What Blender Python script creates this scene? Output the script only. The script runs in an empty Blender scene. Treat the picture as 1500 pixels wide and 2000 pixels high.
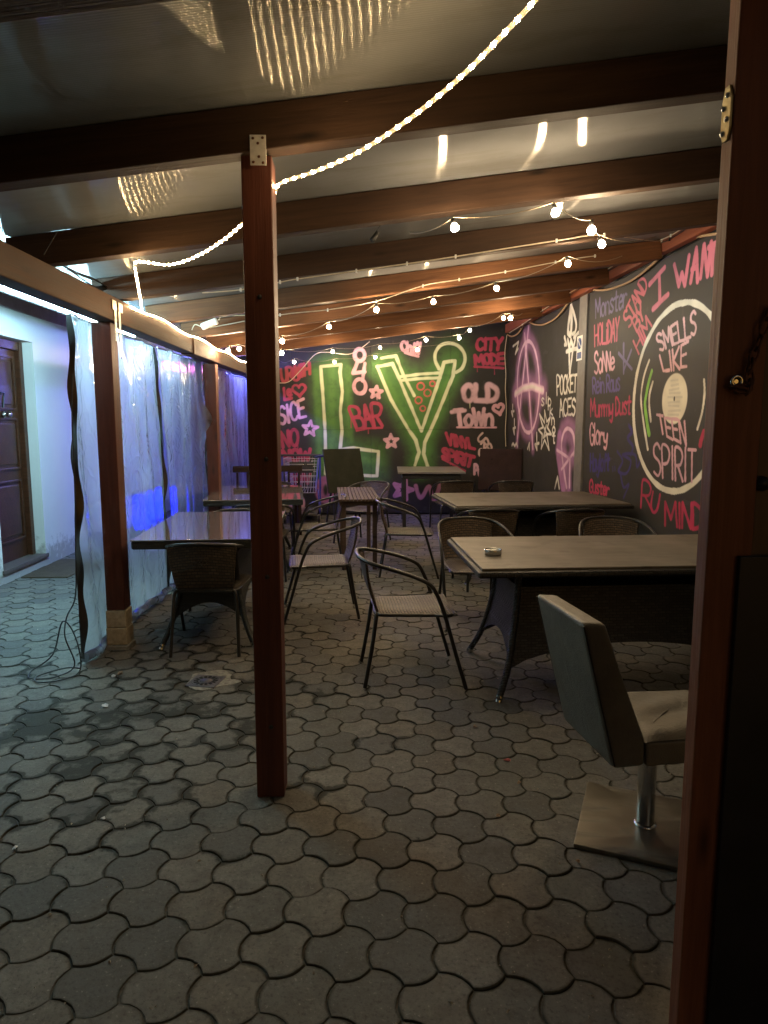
import bpy, bmesh, math, random
import numpy as np
from mathutils import Vector, Matrix
random.seed(7); rng = np.random.default_rng(7)
R = math.radians
S = bpy.context.scene
C = S.collection

# ------------------------------------------------------------------ camera
CAM_H = 1.47; FPX = 1333.0
PITCH = math.atan(175 / FPX); YAW = math.atan(36 / FPX * math.cos(PITCH))
cd = bpy.data.cameras.new('camera'); cam = bpy.data.objects.new('camera', cd); C.objects.link(cam)
cam.location = (0, 0, CAM_H); cam.rotation_euler = (math.pi / 2 - PITCH, 0, -YAW)
cd.sensor_fit = 'VERTICAL'; cd.sensor_height = 36; cd.lens = 36 * FPX / 2000
cd.clip_start = 0.05; cd.clip_end = 2000
S.camera = cam
# ------------------------------------------------------------------ night sky, faint moonlight, exposure
w = bpy.data.worlds.new('World'); S.world = w; w.use_nodes = True
wn = w.node_tree; sky = wn.nodes.new('ShaderNodeTexSky'); sky.sky_type = 'NISHITA'; sky.sun_disc = False
sky.sun_elevation = R(4); sky.sun_rotation = R(160)
bg = wn.nodes['Background']; bg.inputs['Strength'].default_value = 0.017
wn.links.new(sky.outputs[0], bg.inputs[0])
sl = bpy.data.lights.new('moon', 'SUN'); sl.energy = 0.02; sl.angle = R(8); sl.color = (1, .93, .85)
so = bpy.data.objects.new('moon', sl); C.objects.link(so); so.rotation_euler = (R(60), 0, R(20))
S.view_settings.view_transform = 'Standard'; S.view_settings.look = 'None'
S.view_settings.exposure = 0.18; S.view_settings.gamma = 1; S.view_settings.use_curve_mapping = False
S.render.engine = 'CYCLES'
S.cycles.use_denoising = True
try: S.cycles.denoiser = 'OPENIMAGEDENOISE'
except Exception: pass
S.cycles.use_adaptive_sampling = True; S.cycles.adaptive_threshold = .03
S.cycles.max_bounces = 6; S.cycles.diffuse_bounces = 3; S.cycles.glossy_bounces = 3
S.cycles.transparent_max_bounces = 12; S.cycles.transmission_bounces = 6
S.cycles.sample_clamp_indirect = 4; S.cycles.caustics_reflective = False; S.cycles.caustics_refractive = False
BULB_L, ROPE_L, TUBE_L = 800.0, 260.0, 330.0

# ------------------------------------------------------------------ surveying: photo pixel -> point on a known plane of the place
_c, _s = math.cos, math.sin
FW = Vector((_s(YAW) * _c(PITCH), _c(YAW) * _c(PITCH), -_s(PITCH))); RT = Vector((_c(YAW), -_s(YAW), 0)); UP = RT.cross(FW)
EYE = Vector((0, 0, CAM_H))
def ray(u, v): return FW + (u - 750) / FPX * RT - (v - 1000) / FPX * UP
def on_z(u, v, z=0.0): d = ray(u, v); return EYE + d * ((z - CAM_H) / d.z)
def on_x(u, v, x): d = ray(u, v); return EYE + d * (x / d.x)
def on_y(u, v, y): d = ray(u, v); return EYE + d * (y / d.y)
SLOPE = 0.13
RISE = .012
def rx(y): return 2.45 - .05 * (y - 7)          # the right-hand wall runs slightly inwards
def on_r(u, v, off=0.0):
    d = ray(u, v); t = (2.80 - off) / (d.x + .05 * d.y); return EYE + d * t
def raft_z(x, y=2.55): return 2.45 + SLOPE * x + RISE * (y - 2.55)          # underside of the rafters
def on_roof(u, v, drop=0.0, ymax=99):
    d = ray(u, v); t = (2.45 - RISE * 2.55 - drop - CAM_H) / (d.z - SLOPE * d.x - RISE * d.y)
    p = EYE + d * t
    if t < 0 or p.y > ymax: p = on_y(u, v, ymax)
    return p

# ------------------------------------------------------------------ mesh helpers
class MB:
    def __init__(s): s.v = []; s.f = []; s.sm = []
    def add(s, vs, fs, smooth=False):
        o = len(s.v); s.v += [tuple(v) for v in vs]; s.f += [tuple(i + o for i in f) for f in fs]; s.sm += [smooth] * len(fs)
        return s
    def box(s, x0, x1, y0, y1, z0, z1, bev=0.0, M=None):
        if bev <= 0:
            vs = [(x, y, z) for z in (z0, z1) for y in (y0, y1) for x in (x0, x1)]
            fs = [(0, 2, 3, 1), (4, 5, 7, 6), (0, 1, 5, 4), (2, 6, 7, 3), (0, 4, 6, 2), (1, 3, 7, 5)]
        else:
            bm = bmesh.new(); bmesh.ops.create_cube(bm, size=1)
            for v in bm.verts:
                v.co = ((x0 + x1) / 2 + v.co.x * (x1 - x0), (y0 + y1) / 2 + v.co.y * (y1 - y0), (z0 + z1) / 2 + v.co.z * (z1 - z0))
            bmesh.ops.bevel(bm, geom=bm.edges[:], offset=bev, segments=2, affect='EDGES', profile=.5)
            bm.verts.index_update()
            vs = [v.co.copy() for v in bm.verts]; fs = [[v.index for v in f.verts] for f in bm.faces]; bm.free()
        if M is not None: vs = [M @ Vector(v) for v in vs]
        return s.add(vs, fs)
    def tube(s, pts, r, n=8, caps=True, closed=False):
        P = [Vector(p) for p in pts]; m = len(P)
        rr = r if hasattr(r, '__len__') else [r] * m
        T = []
        for i in range(m):
            a = P[(i - 1) % m] if (closed or i) else P[0]; b = P[(i + 1) % m] if (closed or i < m - 1) else P[-1]
            t = b - a; T.append(t.normalized() if t.length > 1e-9 else Vector((0, 0, 1)))
        ref = Vector((0, 0, 1)) if abs(T[0].z) < .9 else Vector((1, 0, 0))
        nrm = (ref - T[0] * ref.dot(T[0])).normalized(); vs = []
        for i in range(m):
            nrm = nrm - T[i] * nrm.dot(T[i])
            nrm = nrm.normalized() if nrm.length > 1e-6 else T[i].orthogonal().normalized()
            bn = T[i].cross(nrm)
            for k in range(n):
                a = 2 * math.pi * k / n; vs.append(P[i] + (nrm * math.cos(a) + bn * math.sin(a)) * rr[i])
        fs = [(i * n + k, i * n + (k + 1) % n, ((i + 1) % m) * n + (k + 1) % n, ((i + 1) % m) * n + k) for i in range(m if closed else m - 1) for k in range(n)]
        s.add(vs, fs, True)
        if caps and not closed:
            s.add(vs[:n], [tuple(range(n))[::-1]]); s.add(vs[-n:], [tuple(range(n))])
        return s
    def lathe(s, prof, n=24, M=None, smooth=True):
        vs = []; fs = []
        for r, z in prof:
            for k in range(n):
                a = 2 * math.pi * k / n; vs.append(Vector((r * math.cos(a), r * math.sin(a), z)))
        for i in range(len(prof) - 1):
            for k in range(n): fs.append((i * n + k, i * n + (k + 1) % n, (i + 1) * n + (k + 1) % n, (i + 1) * n + k))
        if M is not None: vs = [M @ v for v in vs]
        return s.add(vs, fs, smooth)
    def sheet(s, fn, nu, nv, smooth=True):
        vs = [fn(i / nu, j / nv) for j in range(nv + 1) for i in range(nu + 1)]
        fs = [(j * (nu + 1) + i, j * (nu + 1) + i + 1, (j + 1) * (nu + 1) + i + 1, (j + 1) * (nu + 1) + i) for j in range(nv) for i in range(nu)]
        return s.add(vs, fs, smooth)
    def prism(s, poly, h0, h1, M=None):
        n = len(poly); vs = [Vector((x, y, h0)) for x, y in poly] + [Vector((x, y, h1)) for x, y in poly]
        fs = [tuple(range(n))[::-1], tuple(range(n, 2 * n))] + [(i, (i + 1) % n, n + (i + 1) % n, n + i) for i in range(n)]
        if M is not None: vs = [M @ v for v in vs]
        return s.add(vs, fs)
    def build(s, name, mat, parent=None, origin=None):
        me = bpy.data.meshes.new(name); o = Vector(origin) if origin else Vector((0, 0, 0))
        me.from_pydata([tuple(Vector(v) - o) for v in s.v], [], s.f); me.polygons.foreach_set('use_smooth', s.sm)
        me.materials.append(mat); me.update()
        ob = bpy.data.objects.new(name, me); C.objects.link(ob); ob.location = o
        if parent is not None:
            ob.parent = parent
        return ob

def cat(pts, k=6, closed=False):
    P = [Vector(p) for p in pts]; n = len(P)
    if n < 3: return P
    out = []
    for i in range(n if closed else n - 1):
        g = lambda j: P[j % n] if closed else P[max(0, min(n - 1, j))]
        a, b, c, d = g(i - 1), g(i), g(i + 1), g(i + 2)
        for q in range(k):
            t = q / k
            out.append(.5 * ((2 * b) + (c - a) * t + (2 * a - 5 * b + 4 * c - d) * t * t + (3 * b - a - 3 * c + d) * t ** 3))
    if not closed: out.append(P[-1])
    return out

def tag(o, label=None, category=None, group=None, kind=None):
    if label: o['label'] = label
    if category: o['category'] = category
    if group: o['group'] = group
    if kind: o['kind'] = kind
    return o
def thing(name, label, category, loc=(0, 0, 0), rz=0, group=None):
    o = bpy.data.objects.new(name, None); C.objects.link(o); o.empty_display_size = .1
    o.location = loc; o.rotation_euler = (0, 0, rz)
    return tag(o, label, category, group)
def copy_tree(o, parent=None):
    c = o.copy(); C.objects.link(c); c.parent = parent
    for ch in o.children: copy_tree(ch, c)
    return c
def place(o, x, y, deg, label, group=None, z=0):
    o.location = (x, y, z); o.rotation_euler = (0, 0, R(deg)); o['label'] = label
    if group: o['group'] = group
    return o
def lumber(name, p0, p1, wd, ht, mat, parent, bev=.006):
    """timber from p0 to p1 (centre line)"""
    p0, p1 = Vector(p0), Vector(p1); d = (p1 - p0); L = d.length; x = d.normalized()
    y = Vector((0, 0, 1)).cross(x) if abs(x.z) < .95 else Vector((0, 1, 0)).cross(x)
    y.normalize(); z = x.cross(y); M = Matrix((x, y, z)).transposed()
    b = MB().box(-L / 2, L / 2, -wd / 2, wd / 2, -ht / 2, ht / 2, bev)
    me_o = b.build(name, mat, parent); me_o.matrix_basis = Matrix.Translation((p0 + p1) / 2) @ M.to_4x4()
    return me_o

# ------------------------------------------------------------------ materials
MATS = {}
class NT:
    def __init__(s, name):
        m = bpy.data.materials.new(name); m.use_nodes = True; s.m = m; s.t = m.node_tree; s.t.nodes.clear()
        s.out = s.n('ShaderNodeOutputMaterial'); MATS[name] = m
    def n(s, t, **kw):
        nd = s.t.nodes.new(t)
        for k, v in kw.items():
            if k.startswith('_'): setattr(nd, k[1:], v)
            else:
                key = k.replace('__', ' ')
                sock = nd.inputs[int(key[1:])] if key[0] == 'i' and key[1:].isdigit() else nd.inputs[key]
                if hasattr(v, 'links') and hasattr(v, 'type') and not isinstance(v, (int, float)): s.t.links.new(v, sock)
                else: sock.default_value = v
        return nd
    def pos(s): return s.n('ShaderNodeNewGeometry').outputs['Position']
    def obj(s): return s.n('ShaderNodeTexCoord').outputs['Object']
    def vscale(s, v, sc): return s.n('ShaderNodeVectorMath', _operation='MULTIPLY', i0=v, i1=sc).outputs[0]
    def noise(s, v, scale, det=4, rough=.55, dist=0.0):
        return s.n('ShaderNodeTexNoise', Vector=v, Scale=scale, Detail=det, Roughness=rough, Distortion=dist).outputs['Fac']
    def ramp(s, f, stops, interp='LINEAR'):
        r = s.n('ShaderNodeValToRGB', Fac=f); e = r.color_ramp; e.interpolation = interp
        while len(e.elements) < len(stops): e.elements.new(.5)
        for el, (p, c) in zip(e.elements, stops):
            el.position = p; el.color = (*c, 1) if hasattr(c, '__len__') else (c, c, c, 1)
        return r.outputs[0]
    def math(s, op, a, b=0.0, c=0.0, clamp=False):
        nd = s.n('ShaderNodeMath', _operation=op, _use_clamp=clamp)
        for i, v in enumerate((a, b, c)):
            if hasattr(v, 'links'): s.t.links.new(v, nd.inputs[i])
            else: nd.inputs[i].default_value = v
        return nd.outputs[0]
    def mix(s, f, a, b, mode='MIX'):
        nd = s.n('ShaderNodeMixRGB', _blend_type=mode)
        for i, v in enumerate((f, a, b)):
            if hasattr(v, 'links'): s.t.links.new(v, nd.inputs[i])
            else: nd.inputs[i].default_value = v if i == 0 else (*v, 1)
        return nd.outputs[0]
    def bump(s, h, strength=.3, dist=.01):
        return s.n('ShaderNodeBump', Height=h, Strength=strength, Distance=dist).outputs[0]
    def prin(s, **kw):
        p = s.n('ShaderNodeBsdfPrincipled', **kw); s.t.links.new(p.outputs[0], s.out.inputs[0]); return p

def plain(name, col, rough=.6, metal=0.0, var=.25, scale=18, bump=.1, spec=.5):
    t = NT(name); v = t.obj(); f = t.noise(v, scale, 6)
    lo = tuple(c * (1 - var) for c in col); hi = tuple(min(1, c * (1 + var)) for c in col)
    t.prin(Base__Color=t.ramp(f, [(.3, lo), (.7, hi)]), Roughness=t.math('MULTIPLY_ADD', f, .25, rough - .12, clamp=True), Metallic=metal, Normal=t.bump(f, bump, .004), **{'Specular__IOR__Level': spec})
    return t.m
def wood(name, c0, c1, rough=.55, worn=None):
    """timber whose long side is its own X axis"""
    t = NT(name); oi = t.n('ShaderNodeObjectInfo')
    v = t.n('ShaderNodeVectorMath', _operation='ADD', i0=t.obj(), i1=t.vscale(t.n('ShaderNodeCombineXYZ', X=oi.outputs['Random'], Y=oi.outputs['Random'], Z=oi.outputs['Random']).outputs[0], (37, 13, 29))).outputs[0]
    g = t.noise(t.vscale(v, (1.3, 26, 26)), 1.6, 8, .62, .8)
    big = t.noise(t.vscale(v, (.8, 4, 4)), 2.0, 3)
    fine = t.noise(t.vscale(v, (6, 160, 160)), 1.0, 3)
    knot = t.n('ShaderNodeTexVoronoi', Vector=t.vscale(v, (1.6, 6, 6)), Scale=1.1).outputs['Distance']
    kn = t.ramp(knot, [(.03, 1.0), (.13, 0.0)])
    col = t.ramp(g, [(.25, c0), (.72, c1)])
    col = t.mix(t.ramp(big, [(.35, 0.0), (.75, .55)]), col, tuple(c * .55 for c in c0))
    col = t.mix(t.math('MULTIPLY', kn, .9), col, tuple(c * .3 for c in c0))
    if worn: col = t.mix(t.ramp(t.noise(v, 7, 7, .7), [(.6, 0.0), (.68, .75)]), col, worn)
    t.prin(Base__Color=col, Roughness=t.math('MULTIPLY_ADD', g, .25, rough - .12), Normal=t.bump(t.math('ADD', t.math('MULTIPLY', g, .6), t.math('MULTIPLY', fine, .4)), .6, .004), **{'Specular__IOR__Level': .25})
    return t.m
def emit(name, col, strength):
    t = NT(name); e = t.n('ShaderNodeEmission', Color=(*col, 1), Strength=strength); t.t.links.new(e.outputs[0], t.out.inputs[0]); return t.m

M_RAFTER = wood('shaded_rafter_wood', (.026, .013, .0075), (.066, .034, .018), .7)  # near rafters: their shaded look is put into this darker colour
M_RAFTER_LIT = wood('lit_rafter_wood', (.085, .034, .014), (.19, .083, .034), .65)  # far rafters: warm bulb glow put into this lighter orange colour
M_BEAM = wood('beam_wood', (.024, .008, .0035), (.062, .024, .0095), .7)
M_POST = wood('post_wood', (.070, .022, .015), (.135, .045, .029), .5)
M_POST2 = wood('gate_post_wood', (.15, .05, .026), (.26, .095, .05), .5)
M_PLATE = wood('plate_wood', (.20, .055, .03), (.30, .10, .055), .6)
M_BLOCK = wood('block_wood', (.33, .14, .05), (.45, .21, .08), .6)
M_DOOR = wood('door_wood', (.05, .018, .009), (.10, .038, .018), .32)
M_GATE = wood('gate_wood', (.10, .06, .035), (.16, .10, .055), .5)
M_SLAT = wood('slat_wood', (.055, .034, .024), (.10, .064, .045), .6)
M_GREYWOOD = wood('grey_laminate', (.13, .125, .125), (.24, .235, .23), .45)
M_BROWNTOP = wood('brown_top', (.020, .010, .011), (.032, .017, .018), .85)
M_DARKTOP = wood('dark_top', (.018, .02, .013), (.03, .033, .022), .85)
M_CHROME = plain('chrome', (.62, .62, .60), .22, 1.0, .12, 9, .05)
M_STEEL = plain('galvanised', (.55, .54, .50), .45, .85, .25, 60, .2)
M_WHITEPLATE = plain('white_plate', (.62, .60, .56), .5, .2, .15, 40, .1)
M_BRASS = plain('yellow_zinc', (.45, .38, .20), .4, .35, .25, 60, .2)
M_RUST = plain('rusty_iron', (.13, .055, .03), .7, .5, .5, 60, .4)
M_TUBE = plain('dark_powder_coat', (.022, .022, .021), .32, .3, .35, 30, .12)
M_BLACK = plain('black_rubber', (.012, .012, .012), .5, 0, .3, 40, .1)
M_NAVY = plain('black_board', (.008, .008, .012), .45, 0, .4, 8, .1)
M_CABLE = plain('cream_cable', (.55, .47, .36), .45, 0, .15, 30, .05)
M_CABLE2 = plain('dull_string_cable', (.20, .16, .11), .5, 0, .15, 30, .05)
M_ROPECORD = plain('tan_rope', (.40, .27, .15), .8, 0, .25, 120, .5)
M_WHITEPLASTIC = plain('white_plastic', (.65, .65, .64), .4, 0, .08, 20, .05)
M_STONE = plain('plinth_stone', (.42, .36, .26), .85, 0, .22, 45, .5)
M_CONCRETE = plain('plinth_concrete', (.24, .24, .23), .9, 0, .25, 40, .5)
M_SILL = plain('door_sill_stone', (.11, .085, .07), .6, 0, .25, 30, .2)
M_BLUEPLASTIC = plain('blue_plastic', (.035, .04, .28), .4, 0, .25, 10, .05)
M_WIRE = plain('cart_wire', (.55, .55, .55), .3, 1.0, .1, 10, .05)
M_GREYPOST = plain('grey_wall_post', (.16, .155, .15), .6, 0, .2, 14, .2)
M_DRAIN = plain('drain_grey', (.085, .075, .085), .5, .2, .25, 40, .2)
M_DARK = plain('dark_hole', (.005, .005, .005), .9, 0, 0, 5, 0)
M_PAPER = plain('paper_scrap', (.6, .62, .64), .8, 0, .1, 30, .2)
M_LEAF = plain('dry_leaf', (.22, .14, .08), .8, 0, .3, 60, .3)
M_PINKSCRAP = plain('pink_scrap', (.45, .10, .10), .7, 0, .1, 30, .2)
M_MORTAR = plain('broken_mortar', (.23, .215, .18), .95, 0, .45, 38, .9)
M_EARTH = plain('joint_sand', (.060, .054, .042), .95, 0, .5, 70, .6)
M_DARKBENCH = wood('dark_bench_wood', (.012, .006, .004), (.024, .012, .008), .7)
M_BULB = emit('bulb_glow', (1.0, .73, .43), BULB_L)
M_LED = emit('rope_led_glow', (1.0, .72, .40), ROPE_L)
M_TUBELIGHT = emit('fluorescent_glow', (.46, .86, 1.0), TUBE_L)
M_BLUELED = emit('blue_led_glow', (.0, .006, 1.0), 7)
M_VIOLETLED = emit('violet_led_glow', (.15, .18, 1.0), 620)
M_MAGENTALED = emit('magenta_led_glow', (1.0, .12, .8), 8)

def mat_ropetube():
    t = NT('clear_rope_tube')
    tr = t.n('ShaderNodeBsdfTransparent', Color=(.95, .9, .8, 1)); gl = t.n('ShaderNodeBsdfGlossy', Roughness=.1); dif = t.n('ShaderNodeBsdfTranslucent', Color=(.9, .8, .6, 1))
    e = t.n('ShaderNodeEmission', Color=(1, .66, .30, 1), Strength=.35)
    a = t.n('ShaderNodeMixShader', Fac=.07, i1=tr.outputs[0], i2=dif.outputs[0]); b = t.n('ShaderNodeMixShader', Fac=.08, i1=a.outputs[0], i2=gl.outputs[0])
    c = t.n('ShaderNodeAddShader', i0=b.outputs[0], i1=e.outputs[0]); t.t.links.new(c.outputs[0], t.out.inputs[0]); return t.m
M_ROPETUBE = mat_ropetube()

def mat_paver():
    t = NT('concrete_paver'); v = t.pos()
    at = t.n('ShaderNodeAttribute', _attribute_name='pv'); sep = t.n('ShaderNodeSeparateColor', Color=at.outputs['Color'])
    rnd, edge = sep.outputs[0], sep.outputs[1]
    oi = t.n('ShaderNodeObjectInfo').outputs['Random']
    rnd = t.math('FRACT', t.math('ADD', rnd, t.math('MULTIPLY', oi, 3.7)))
    n1 = t.noise(v, 1.7, 5); n2 = t.noise(v, 75, 4, .75); n3 = t.noise(v, 14, 7, .7)
    base = t.ramp(rnd, [(0, (.090, .092, .091)), (.35, (.142, .137, .124)), (.7, (.182, .171, .15)), (1, (.15, .133, .11))])
    base = t.mix(t.ramp(n3, [(.35, .7), (.62, 0.0)]), base, (.075, .070, .060))
    base = t.mix(t.ramp(n1, [(.35, 0.0), (.75, .4)]), base, (.20, .19, .17))
    base = t.mix(t.ramp(n2, [(.32, .6), (.48, 0.0)]), base, (.05, .048, .042))
    base = t.mix(t.ramp(n2, [(.62, 0.0), (.70, .7)]), base, (.36, .34, .30))
    # moss and dirt creeping in from the joints
    mo = t.math('ADD', t.math('MULTIPLY', edge, .75), t.math('MULTIPLY', n3, .55))
    base = t.mix(t.ramp(mo, [(.80, 0.0), (1.08, .85)]), base, (.040, .038, .028))
    # damp patch: wet from the joints inwards on the left, near the curtain
    sx = t.n('ShaderNodeSeparateXYZ', Vector=v)
    dx = t.math('DIVIDE', t.math('SUBTRACT', sx.outputs[0], -1.22), .95); dy = t.math('DIVIDE', t.math('SUBTRACT', sx.outputs[1], 3.35), 1.05)
    rr = t.math('SQRT', t.math('ADD', t.math('MULTIPLY', dx, dx), t.math('MULTIPLY', dy, dy)))
    zone = t.math('SUBTRACT', 1.5, rr)
    wn = t.noise(v, 2.6, 4, .6); 
    wet = t.math('ADD', t.math('ADD', t.math('MULTIPLY', zone, .40), t.math('MULTIPLY', edge, .40)), t.math('ADD', t.math('MULTIPLY', t.math('SUBTRACT', wn, .5), 2.3), t.math('MULTIPLY', t.math('SUBTRACT', n3, .5), 1.1)))
    wetm = t.ramp(t.math('ADD', wet, t.math('MULTIPLY', t.math('SUBTRACT', n2, .5), .5)), [(.47, 0.0), (.54, .45), (.66, 1.0)])
    base = t.mix(t.math('MULTIPLY', wetm, .82), base, (.020, .021, .017))
    h = t.math('ADD', t.math('MULTIPLY', n2, .6), t.math('MULTIPLY', n3, .5))
    t.prin(Base__Color=base, Roughness=.88, Normal=t.bump(h, .7, .004), **{'Specular__IOR__Level': .18})
    return t.m
M_PAVER = mat_paver()

def mat_paint():
    t = NT('mural_paint'); at = t.n('ShaderNodeAttribute', _attribute_name='paint'); v = t.pos()
    n = t.noise(v, 5, 6); n2 = t.noise(v, 60, 3)
    col = t.mix(t.ramp(n, [(.35, .3), (.7, 0.0)]), at.outputs['Color'], t.mix(1.0, at.outputs['Color'], (.6, .6, .6), 'MULTIPLY'))
    t.prin(Base__Color=col, Roughness=t.math('MULTIPLY_ADD', n, .2, .52), Normal=t.bump(n2, .12, .002), **{'Specular__IOR__Level': .3}); return t.m
M_PAINT = mat_paint()

def mat_poly():
    t = NT('twin_wall_polycarbonate'); v = t.pos()
    sx = t.n('ShaderNodeSeparateXYZ', Vector=v)
    rib = t.math('SINE', t.math('MULTIPLY', sx.outputs[1], 2 * math.pi / .011))
    n = t.noise(v, 1.6, 5, .6); d = t.noise(v, 90, 3, .7)
    col = t.mix(t.ramp(n, [(.35, 0.0), (.7, .7)]), (.36, .38, .40), (.23, .24, .25))
    col = t.mix(t.math('MULTIPLY_ADD', rib, .16, .16), col, (.14, .14, .14)); st = t.noise(t.vscale(v, (.6, 3.0, 1)), 2.2, 6, .7, .6)
    col = t.mix(t.ramp(st, [(.52, 0.0), (.72, .55)]), col, (.16, .15, .12)); col = t.mix(t.ramp(d, [(.66, 0.0), (.74, .6)]), col, (.55, .55, .53))
    tan = t.n('ShaderNodeCombineXYZ', X=1.0, Y=0.0, Z=SLOPE).outputs[0]
    gl = t.n('ShaderNodeBsdfAnisotropic', Color=(.75, .74, .70, 1), Roughness=.15, Anisotropy=.8, Tangent=tan, Normal=t.bump(t.math('MULTIPLY', rib, .0005), 1.0, 1.0))
    df = t.n('ShaderNodeBsdfDiffuse', Color=col); tl = t.n('ShaderNodeBsdfTranslucent', Color=(.55, .56, .53, 1))
    a = t.n('ShaderNodeMixShader', Fac=.22, i1=df.outputs[0], i2=tl.outputs[0])
    fr = t.n('ShaderNodeFresnel', IOR=1.5)
    b = t.n('ShaderNodeMixShader', Fac=t.math('MULTIPLY_ADD', fr.outputs[0], .8, .17), i1=a.outputs[0], i2=gl.outputs[0])
    t.t.links.new(b.outputs[0], t.out.inputs[0]); return t.m
M_POLY = mat_poly()

def mat_film():
    t = NT('clear_pvc_film'); v = t.pos()
    n = t.noise(t.vscale(v, (1, 1.3, .45)), 3.0, 1, .5, .8); n2 = t.noise(t.vscale(v, (1, 1.5, 1.1)), 6, 1, .5, 1.2)
    rdg = t.math('ABSOLUTE', t.math('SUBTRACT', n2, .5))
    b = t.bump(t.math('ADD', t.math('MULTIPLY', n, 1.0), t.math('MULTIPLY', rdg, .38)), .8, .07)
    tr = t.n('ShaderNodeBsdfTransparent', Color=(.95, .95, .98, 1)); rf = t.n('ShaderNodeBsdfRefraction', Color=(.95, .95, .98, 1), Roughness=.30, IOR=1.02, Normal=b)
    see = t.n('ShaderNodeMixShader', Fac=.92, i1=tr.outputs[0], i2=rf.outputs[0])
    tl = t.n('ShaderNodeBsdfTranslucent', Color=(.88, .88, .94, 1), Normal=b); df = t.n('ShaderNodeBsdfDiffuse', Color=(.6, .6, .63, 1), Normal=b)
    gl = t.n('ShaderNodeBsdfGlossy', Color=(1, 1, 1, 1), Roughness=.07, Normal=b)
    milky = t.n('ShaderNodeMixShader', Fac=.2, i1=tl.outputs[0], i2=df.outputs[0])
    a = t.n('ShaderNodeMixShader', Fac=t.ramp(n, [(.3, .13), (.7, .24)]), i1=see.outputs[0], i2=milky.outputs[0])
    fr = t.n('ShaderNodeFresnel', IOR=1.5, Normal=b)
    c = t.n('ShaderNodeMixShader', Fac=t.math('MULTIPLY_ADD', fr.outputs[0], .9, .06), i1=a.outputs[0], i2=gl.outputs[0])
    t.t.links.new(c.outputs[0], t.out.inputs[0]); return t.m
M_FILM = mat_film()

def mat_plaster():
    t = NT('white_plaster'); v = t.pos(); n = t.noise(v, 30, 6, .65); n2 = t.noise(v, 2.2, 5); n3 = t.noise(v, 14, 6, .7)
    sz = t.n('ShaderNodeSeparateXYZ', Vector=v).outputs[2]
    low = t.math('SUBTRACT', .30, sz); sc = t.ramp(t.math('ADD', t.math('MULTIPLY', low, 1.3), t.math('SUBTRACT', n3, .45)), [(.12, 0.0), (.32, .7)])
    col = t.mix(t.ramp(n2, [(.4, 0.0), (.8, .3)]), (.74, .75, .73), (.60, .61, .60)); col = t.mix(sc, col, (.27, .26, .23))
    t.prin(Base__Color=col, Roughness=.85, Normal=t.bump(t.math('ADD', n, n3), .25, .006)); return t.m
M_PLASTER = mat_plaster()
M_UPPERWALL = plain('shaded_upper_wall', (.46, .42, .45), .85, 0, .12, 8, .15)  # shade above the tube lamp's cut-off, put into a duller mauve colour

def mat_wicker(name, c0, c1, row=.014, width=.034):
    t = NT(name); sx = t.n('ShaderNodeSeparateXYZ', Vector=t.obj())
    u = t.math('ADD', sx.outputs[0], t.math('MULTIPLY', sx.outputs[1], .0)); vv = t.math('ADD', sx.outputs[1], sx.outputs[2])
    cv = t.n('ShaderNodeCombineXYZ', X=u, Y=vv, Z=0.0).outputs[0]
    br = t.n('ShaderNodeTexBrick', Vector=cv, Color1=(*c0, 1), Color2=(*c1, 1), Mortar=(.004, .003, .002, 1), Scale=1.0, **{'Mortar__Size': row * .22, 'Mortar__Smooth': .6, 'Brick__Width': width, 'Row__Height': row, 'Bias': 0.0})
    n = t.noise(t.obj(), 40, 3); col = t.mix(t.ramp(n, [(.35, .4), (.65, 0.0)]), br.outputs['Color'], tuple(c * .4 for c in c0))
    t.prin(Base__Color=col, Roughness=.45, Normal=t.bump(t.math('SUBTRACT', 1.0, br.outputs['Fac']), .9, .004)); return t.m
M_WICKER = mat_wicker('brown_wicker', (.055, .034, .018), (.12, .08, .045))
M_SEATWICKER = mat_wicker('tan_wicker', (.045, .032, .019), (.12, .088, .053), .017, .03)
M_BLACKWICKER = mat_wicker('black_wicker', (.012, .012, .011), (.045, .042, .037), .018, .04)
M_GREENWICKER = mat_wicker('dark_wicker', (.012, .016, .015), (.03, .036, .034), .011, .05)

def mat_top():
    t = NT('worn_grey_tabletop'); v = t.obj(); g = t.noise(t.vscale(v, (1.2, 22, 1)), 2.0, 7, .6, .4); n = t.noise(v, 3, 5); s = t.noise(v, 6.5, 3, .5)
    col = t.ramp(g, [(.3, (.075, .064, .050)), (.7, (.13, .112, .088))]); col = t.mix(t.ramp(n, [(.4, 0.0), (.7, .5)]), col, (.052, .045, .036))
    col = t.mix(t.ramp(s, [(.60, 0.0), (.66, .6)]), col, (.045, .034, .024))
    t.prin(Base__Color=col, Roughness=t.math('MULTIPLY_ADD', n, .3, .34), Normal=t.bump(g, .12, .002)); return t.m
M_TOP = mat_top()
def mat_glasstop():
    t = NT('dark_glass_top'); v = t.obj(); n = t.noise(v, 5, 5)
    t.prin(Base__Color=(.72, .73, .75, 1), Metallic=.75, Roughness=t.ramp(n, [(.3, .05), (.75, .12)]), **{'Specular__IOR__Level': 1.0, 'Coat__Weight': 1.0, 'Coat__Roughness': .03, 'Coat__IOR': 2.0}); return t.m
M_GLASSTOP = mat_glasstop()
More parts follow.
